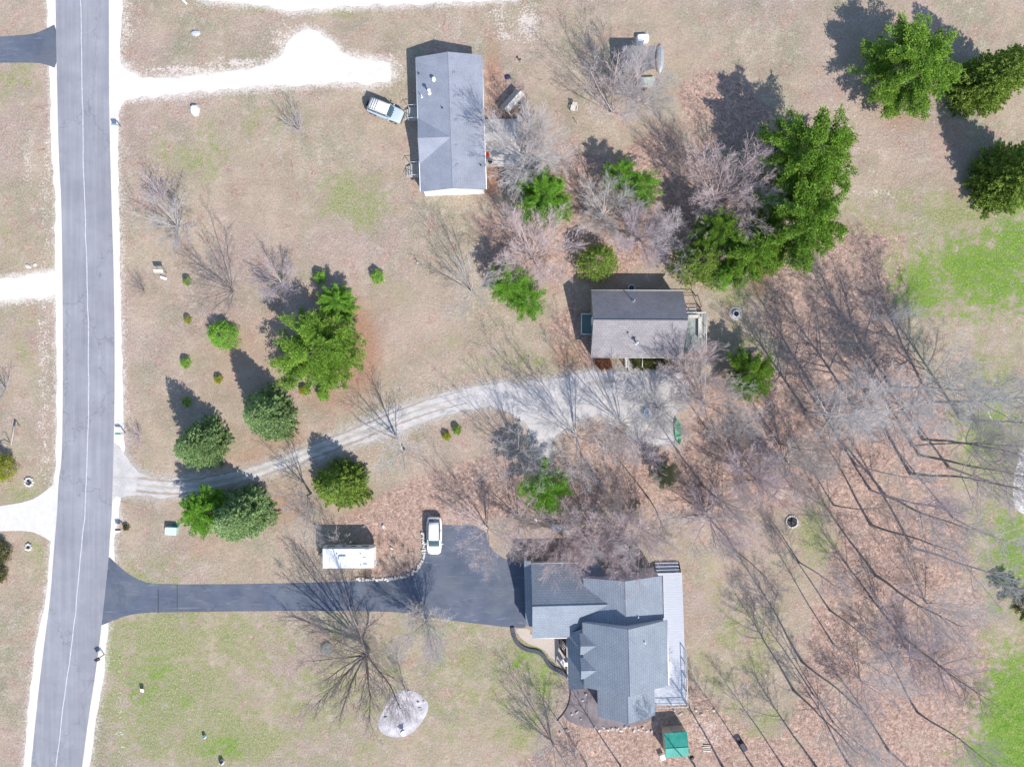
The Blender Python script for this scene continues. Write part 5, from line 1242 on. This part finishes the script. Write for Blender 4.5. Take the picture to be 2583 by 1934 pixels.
for sy in (-.55, .55): MB().tube([(-.2, sy-.06, .28), (-.2, sy+.06, .28)], .28, 14, True).build('wheel', M_RUB, t)
m_ = MB(); m_.box(0, 0, .26, 2.5, 1.0, .09); m_.build('bed', M_WOODG, t)
m_ = MB(); m_.tube([(1.2, .3, .3), (2.3, .32, .34)], .04, 4, True); m_.tube([(1.2, -.3, .3), (2.3, .28, .34)], .04, 4, True); m_.cyl(2.2, .3, 0, .35, .04, 6); m_.build('drawbar', M_METAL, t)
MB().box(-.15, -.72, 0, 2.0, .25, .28, 0, .04).build('lumber', M_TAN, t)
# canoe and barrel
x, y = S(1711, 1089, .3)
t = thing('canoe', 'bright green canoe lying in the leaf litter at the edge of the gravel yard', 'canoe', (x, y, 0), R(5))
outer, inner = [], []
for i in range(15):
    u = -1+2*i/14; hw_ = .40*max(.03, (1-abs(u)**2.2)**.8); z1 = .36+.14*abs(u)**3
    outer.append([(-hw_, u*1.62, z1), (-hw_*.9, u*1.62, .12), (-hw_*.4, u*1.62, .01), (hw_*.4, u*1.62, .01), (hw_*.9, u*1.62, .12), (hw_, u*1.62, z1)])
m_ = MB(); b0 = 0
for q in outer: m_.v += q
for i in range(14):
    for k in range(5): m_.f.append((i*6+k, i*6+k+1, (i+1)*6+k+1, (i+1)*6+k)); m_.smooth.append(True)
M_CAN = plain('green_canoe', (.03, .56, .20), .35, .15, 2)
m_.build('hull', M_CAN, t)
m_ = MB()
for s_ in (0, 5): m_.tube([q[s_] for q in outer], .022, 5)
m_.build('gunwale', plain('canoe_trim', (.45, .62, .52), .4), t)
for yy in (-.7, .6): MB().box(0, yy, .28, .62, .22, .03).build('seat', M_CAN, t)
t = thing('blue_bin', 'bright blue bin standing in the gravel yard left of the canoe', 'bin', (*S(1630, 1042, .5), 0), R(5))
MB().box(0, 0, 0, .55, .85, .6, 0, .06).build('body', M_BLUE, t); MB().box(0, 0, .6, .6, .9, .05, 0, .02).build('lid', plain('blue_lid', (.09, .26, .55), .4), t)

# ------------------------------------------------------------------ along the road
def mailbox(label, px, py, col, dirx, tube_=False, h=1.1, rz=0.0):
    t = thing('mailbox', label, 'mailbox', (*S(px, py), 0), rz, 'roadside mailboxes')
    p_ = MB(); p_.box(0, 0, 0, .12, .12, h-.05); p_.box(dirx*.3, 0, h-.12, .7, .10, .08); p_.build('post', M_WOODG, t)
    b = MB(); pf = [(-.11, 0), (.11, 0), (.11, .15)]+[(.11*math.cos(R(a)), .15+.11*math.sin(R(a))) for a in range(20, 180, 20)]+[(-.11, .15)]
    b.loft([[(x, y, h+z-.04) for y, z in pf] for x in (dirx*.05, dirx*.65)] if dirx > 0 else [[(x, y, h+z-.04) for y, z in pf] for x in (dirx*.65, dirx*.05)], False)
    bo = b.build('box', col, t); MB().box(dirx*.3, .13, h+.1, .04, .02, .2).build('flag', M_RED, bo)
    if tube_: MB().box(dirx*.35, -.22, h-.10, .55, .16, .2).build('newspaper_tube', tube_, t)
    return t
mailbox('blue grey mailbox with a white newspaper tube at the upper end of the road verge', 306, 322, plain('slate_metal', (.22, .32, .38), .4), -1, M_TRIM)
mailbox('single green mailbox near the mouth of the long gravel driveway', 316, 1092, plain('green_metal', (.03, .28, .22), .4), -1)
mailbox('dark mailbox with a plant at its foot between the two lower driveways', 316, 1331, M_DKMET, -1, M_TRIM)
mailbox('black mailbox on a slanted arm below the asphalt driveway', 263, 1650, M_BLACK, -1, M_BLACK, rz=R(25))
green('cedar', 12, 321/K, 1329/K, .7, .38, 'box', 'small plant climbing the post of the dark mailbox', **{**CB, 'name': 'small_plant', 'cat': 'plant', 'group': None})
t = thing('transformer_box', 'pale green metal utility box in the lawn by the road', 'utility box', (*S(433, 1338, .5), 0), R(-3))
MB().box(0, 0, 0, 1.35, .9, .75, 0, .03).build('body', plain('pale_green_metal', (.45, .60, .56), .5, .05), t); MB().box(0, -.02, .75, 1.42, .98, .10, 0, .03).build('lid', plain('pale_aqua_metal', (.55, .70, .68), .4, .04), t); MB().box(.25, .62, .0, .9, .3, .12).build('pad', M_GREENP, t)
t = thing('lawn_sign', 'white rectangular sign on a short post near the brown twiggy bush', 'sign', (*S(412, 690), 0), R(0))
MB().slab([(-.55, -.05, 1.25), (.55, -.05, 1.25), (.55, .25, 1.6), (-.55, .25, 1.6)], .05).build('panel', M_WHITE, t); MB().slab([(-.3, -.0, 1.31), (.3, -.0, 1.31), (.3, .17, 1.51), (-.3, .17, 1.51)], .01).build('inset', M_LAV, t)
for sx in (-.4, .4): MB().cyl(sx, .1, 0, 1.35, .04, 6).build('post', M_WOODD, t)
MB().box(.05, -.55, 0, .8, .35, .25, R(-20), .06).build('foot_stone', M_TRIM, t)
t = thing('yard_sign', 'tiny white and red yard sign in the front lawn near the road', 'sign', (*S(362, 1736), 0), R(-4))
MB().slab([(-.24, -.3, .35), (.24, -.3, .35), (.24, .18, .62), (-.24, .18, .62)], .02).build('panel', M_TRIM, t); MB().slab([(-.24, -.32, .352), (-.17, -.32, .352), (-.17, .18, .632), (-.24, .18, .632)], .01).build('red_band', M_RED, t)
for sx in (-.2, .2): MB().cyl(sx, .05, 0, .5, .012, 6).build('stake', M_DKMET, t)
def wellcap(label, px, py, s_, tint):
    t = thing('septic_lid', label, 'lid', (*S(px, py), 0), 0, None)
    MB().lathe([(.30*s_, 0), (.30*s_, .28), (.26*s_, .34), (.001, .36)], 16).build('riser', M_STONE, t); MB().lathe([(.18*s_, .36), (.16*s_, .42), (.001, .44)], 12).build('knob', tint, t)
    MB().slab([(-.28*s_, .05, .36), (.28*s_, .05, .36), (.2*s_, .36*s_, .5), (-.2*s_, .36*s_, .5)], .03).build('hood', tint, t)
wellcap('small white topped well cap with teal side in the lower left lawn', 517, 1856, .75, plain('teal_metal', (.08, .25, .30), .5))
wellcap('larger pale lid with dark hood near the bottom edge of the left lawn', 560.5, 1920, 1.05, M_BLACK)
t = thing('leaning_beam', 'grey weathered beam propped on the lawn at the left edge', 'beam', (*S(31, 1098), 0), R(0))
m_ = MB(); a_, b_ = S(29, 1122, .3), S(36, 1074, 1.0); o_ = S(31, 1098); m_.tube([(a_[0]-o_[0], a_[1]-o_[1], .35), (b_[0]-o_[0], b_[1]-o_[1], 1.0)], .13, 4, True); m_.build('beam', M_WOODG, t)
MB().cyl(b_[0]-o_[0], b_[1]-o_[1], 0, .95, .06, 6).build('prop', M_WOODG, t)
m_ = MB(); m_.tube([(-.1, -1.2, .3), (-.7, -.9, .5), (-1.5, -1.1, .4)], .05, 5); m_.tube([(-.3, -.8, .1), (-.6, .1, .4), (-1.1, .2, .3)], .04, 5); m_.build('dead_branch', BK['dark'], t)
t = thing('bird_bath', 'small white bird bath standing on the pale wood chip island', 'bird bath', (*S(1019, 1843), 0), R(10))
MB().lathe([(.16, 0), (.14, .06), (.06, .12), (.06, .55), (.10, .62)], 14).build('pedestal', M_TRIM, t); MB().lathe([(.10, .60), (.30, .70), (.34, .76), (.28, .73), (.001, .70)], 18).build('bowl', M_TRIM, t)
t2 = thing('garden_ornament', 'pale winged garden ornament beside the bird bath', 'ornament', (*S(1016, 1838), 0), R(30)); MB().slab([(-.55, 0, .7), (0, -.12, .45), (.55, 0, .7), (0, .18, .5)], .05).build('wings', M_STONE, t2); MB().cyl(0, 0, 0, .6, .06, 8).build('stand', M_STONE, t2)
post('white_pipe', 'thin white pipe poking up at the top edge beside the white gravel', 'pipe', 470, 12, 1.2, .06, M_TRIM)
t = thing('tumbled_tripod', 'white wooden sawhorse at the very top edge left of the white gravel strip', 'sawhorse', (*S(468, 4), 0), R(-55)); MB().box(0, 0, .75, 1.6, .12, .10).build('beam', M_TRIM, t)
for sx in (-.6, .6):
    for sy in (-.25, .25): MB().tube([(sx, 0, .78), (sx, sy, 0)], .035, 4, True).build('leg', M_TRIM, t)

# ------------------------------------------------------------------ around the big house
t = thing('stone_border', 'low border of pale stones curving round the mulch corner of the asphalt driveway', 'stone border', (*S(1060, 1420), 0)); o_ = S(1060, 1420)
path = smooth([S(*p) for p in ((905,1462),(960,1463),(1010,1459),(1046,1446),(1066,1418),(1070,1395),(1071,1370),(1068,1345))], 2); r = random.Random(5); m_ = MB()
pts_ = jag(path, .28, 0, closed=False)
for i, p in enumerate(pts_):
    for k in range(2):
        m_.box(p[0]-o_[0]+r.uniform(-.12, .12)-.1*k, p[1]-o_[1]+r.uniform(-.1, .1)+.16*k, 0, r.uniform(.18, .34), r.uniform(.16, .28), r.uniform(.12, .24), r.uniform(0, 3), .05)
        m_.build('stone', M_STONE, t); m_ = MB()
t = thing('retaining_edge', 'dark block edging winding along the front walk of the big house', 'edging', (*BAND[4], 0)); m_ = MB(); bs = smooth(BAND, 2); r = random.Random(6)
pts_ = jag(bs, .30, 0, closed=False)
for i, p in enumerate(pts_[:-1]):
    q = pts_[i+1]; a = math.atan2(q[1]-p[1], q[0]-p[0])
    m_.box(p[0]-BAND[4][0], p[1]-BAND[4][1], 0, .28, .50, .22+r.uniform(-.02, .02), a, .03)
m_.build('blocks', plain('charcoal_blocks', (.085, .09, .115), .9, .2, 5), t)
t = thing('lawn_edging', 'thin dark plastic edging curving between green lawn and mulch bed', 'edging', (*R8(690, 1200), 0)); m_ = MB(); o_ = R8(690, 1200)
m_.tube([(p[0]-o_[0], p[1]-o_[1], .05) for p in smooth([R8(*q) for q in ((668,1000),(690,1100),(690,1210),(668,1290),(635,1360),(590,1420),(545,1466))], 2)], .06, 5, True); m_.build('strip', M_BLACK, t)
r = random.Random(12)
for i in range(16):
    px = 1275+r.uniform(0, 1)*0
spots_ = [(x_, 1480+1560*.2295+r.uniform(-5, 5)) for x_ in range(1500, 1650, 11)]+[(1465,1812),(1455,1795),(1442,1800),(1430,1840),(1470,1765),(1478,1750),(1413,1846),(1560,1836),(1700,1790),(1715,1800),(1755,1790),(1770,1800),(1800,1790)]
for i, (x_, y_) in enumerate(spots_):
    rock('pale edging stone in the mulch round the south wing of the big house', x_, y_, r.uniform(.25, .6), r.uniform(.2, .45), r.uniform(.15, .3), M_STONE, 50+i, 'stone', 'edging stones round the south wing')
for i in range(14):
    rock('small stone behind the north wing of the big house', 1530+i*8.5+r.uniform(-2, 2), 1441+r.uniform(-2, 1), .26, .2, .16, M_STONE, 90+i, 'stone', 'stones in the shade behind the north wing')
x, y = S(1707, 1879, 2.3)
GS = thing('garden_shed', 'small beige garden shed with a bright green roof at the bottom', 'shed', (x, y, 0), R(3.5))
M_GRF = N('green_metal_roof', .45, .4); wv = M_GRF.n('ShaderNodeTexWave'); wv.inputs['Scale'].default_value = 1.6; M_GRF.l(M_GRF.co(), wv.inputs['Vector'])
M_GRF = M_GRF.out(M_GRF.mul(M_GRF.mix(M_GRF.mr(M_GRF.noise(1.2, 4, .6), .35, .65), (.012, .24, .19), (.035, .34, .27)), M_GRF.mr(wv.outputs['Fac'], 0, .3, .8, 1.0)))
gable(GS, -1.42, 1.42, -1.52, 1.5, 2.1, 2.45, 'x', plain('beige_siding', (.50, .43, .33), .8, .08, 3), M_GRF, rx=-.25, oh=.1, ov_end=.1, t=.06)
door(GS, .3, 1.40, 0, 1.2, 1.8, (0, 1), M_WOODG)
t = thing('white_bin', 'white plastic bin at the lower left corner of the green roofed shed', 'bin', (*S(1671, 1908, .4), 0), R(20)); MB().box(0, 0, 0, .55, .65, .6, 0, .05).build('body', M_WHITE, t); MB().box(0, 0, .6, .6, .7, .05, 0, .02).build('lid', M_TRIM, t)
t = thing('kettle_grill', 'small black kettle grill at the lower right corner of the green roofed shed', 'grill', (*S(1744, 1908, .6), 0)); MB().lathe([(.001, .5), (.2, .55), (.30, .75), (.2, .95), (.001, 1.0)], 16).build('kettle', M_BLACK, t)
for a in (0, 2.1, 4.2): MB().tube([(.15*math.cos(a), .15*math.sin(a), .58), (.3*math.cos(a), .3*math.sin(a), 0)], .02, 5).build('leg', M_METAL, t)
MB().tube([(-.08, 0, .99), (-.06, 0, 1.05), (.06, 0, 1.05), (.08, 0, .99)], .015, 5).build('handle', M_METAL, t)
t = thing('covered_grill', 'black covered grill standing askew in the woods right of the green roofed shed', 'grill', (*S(1873, 1880, .5), 0), R(-58)); MB().box(0, 0, .1, 1.25, .75, .85, 0, .15, 1).build('cover', plain('black_cover', (.03, .028, .045), .6, .2), t); MB().box(-.85, 0, 0, .35, .3, .35, 0, .05).build('side_bag', plain('pink_bag', (.55, .42, .42), .6), t)
for sx in (-.5, .5): MB().cyl(sx, -.25, 0, .12, .06, 8).build('caster', M_RUB, t)
t = thing('lumber_pile', 'few pale boards lying in the litter right of the green roofed shed', 'lumber', (*S(1783, 1886), 0), R(3)); r = random.Random(9)
for i in range(4): MB().box(r.uniform(-.1, .1), -.35+.24*i, .02+.02*i, 1.0, .13, .05, r.uniform(-.1, .1)).build('board', M_TAN if i % 2 else M_STONE, t)
for i, (rx_, ry_, lb) in enumerate(((600,800,'white garden chair at the end of the front walk nearest the lawn'), (640,835,'white garden chair at the end of the front walk nearest the porch'))):
    t = thing('patio_chair', lb, 'chair', (*R8(rx_, ry_), .02), R(30+60*i), 'white chairs on the front walk')
    MB().box(0, 0, .40, .5, .5, .05, 0, .02).build('seat', M_TRIM, t); MB().box(0, .24, .42, .5, .05, .5, 0, .02).build('backrest', M_TRIM, t)
    for sx in (-.2, .2):
        for sy in (-.2, .2): MB().cyl(sx, sy, 0, .4, .02, 6).build('leg', M_TRIM, t)
t = thing('trellis', 'small diamond shaped trellis in the dark bed by the front walk', 'trellis', (*R8(612, 630), .02), R(45)); m_ = MB()
for k in (-.35, -.12, .12, .35): m_.tube([(k, -.35, .5), (k, .35, .5)], .022, 4, True); m_.tube([(-.35, k, .5), (.35, k, .5)], .022, 4, True)
m_.build('lattice', M_WOODP, t)
for sx in (-.3, .3): MB().cyl(sx, sx, 0, .5, .02, 6).build('leg', M_WOODP, t)
# low bare plants of the mulch corner
def twig_proto(seed):
    r = random.Random(seed); m_ = MB()
    for i in range(16):
        a = r.uniform(0, 6.28); l = r.uniform(.35, .8); e = r.uniform(.3, 1.1)
        p1 = (l*.5*math.cos(a)*math.sin(e), l*.5*math.sin(a)*math.sin(e), l*.5*math.cos(e)); p2 = (l*math.cos(a+.2)*math.sin(e+.1), l*math.sin(a+.2)*math.sin(e+.1), l*math.cos(e))
        m_.tube([(0, 0, -.02), p1, p2], [.014, .011, .007], 3)
    return m_.mesh('twiggy_plant', BK['brown'])
tw = [twig_proto(1), twig_proto(2), twig_proto(3)]; r = random.Random(31)
for i in range(34):
    px, py = r.uniform(905, 1052), r.uniform(1350, 1452)
    if px < 950 and py < 1436: py = r.uniform(1438, 1455)
    o = bpy.data.objects.new('twiggy_plant', tw[i % 3]); COL.objects.link(o); o.location = (*S(px, py), 0); o.rotation_euler = (0, 0, r.uniform(0, 6)); o.scale = (r.uniform(.6, 1.2),)*3
    tag(o, 'low bare garden plant in the reddish mulch right of the camper', 'plant', 'low bare plants in the reddish mulch corner')
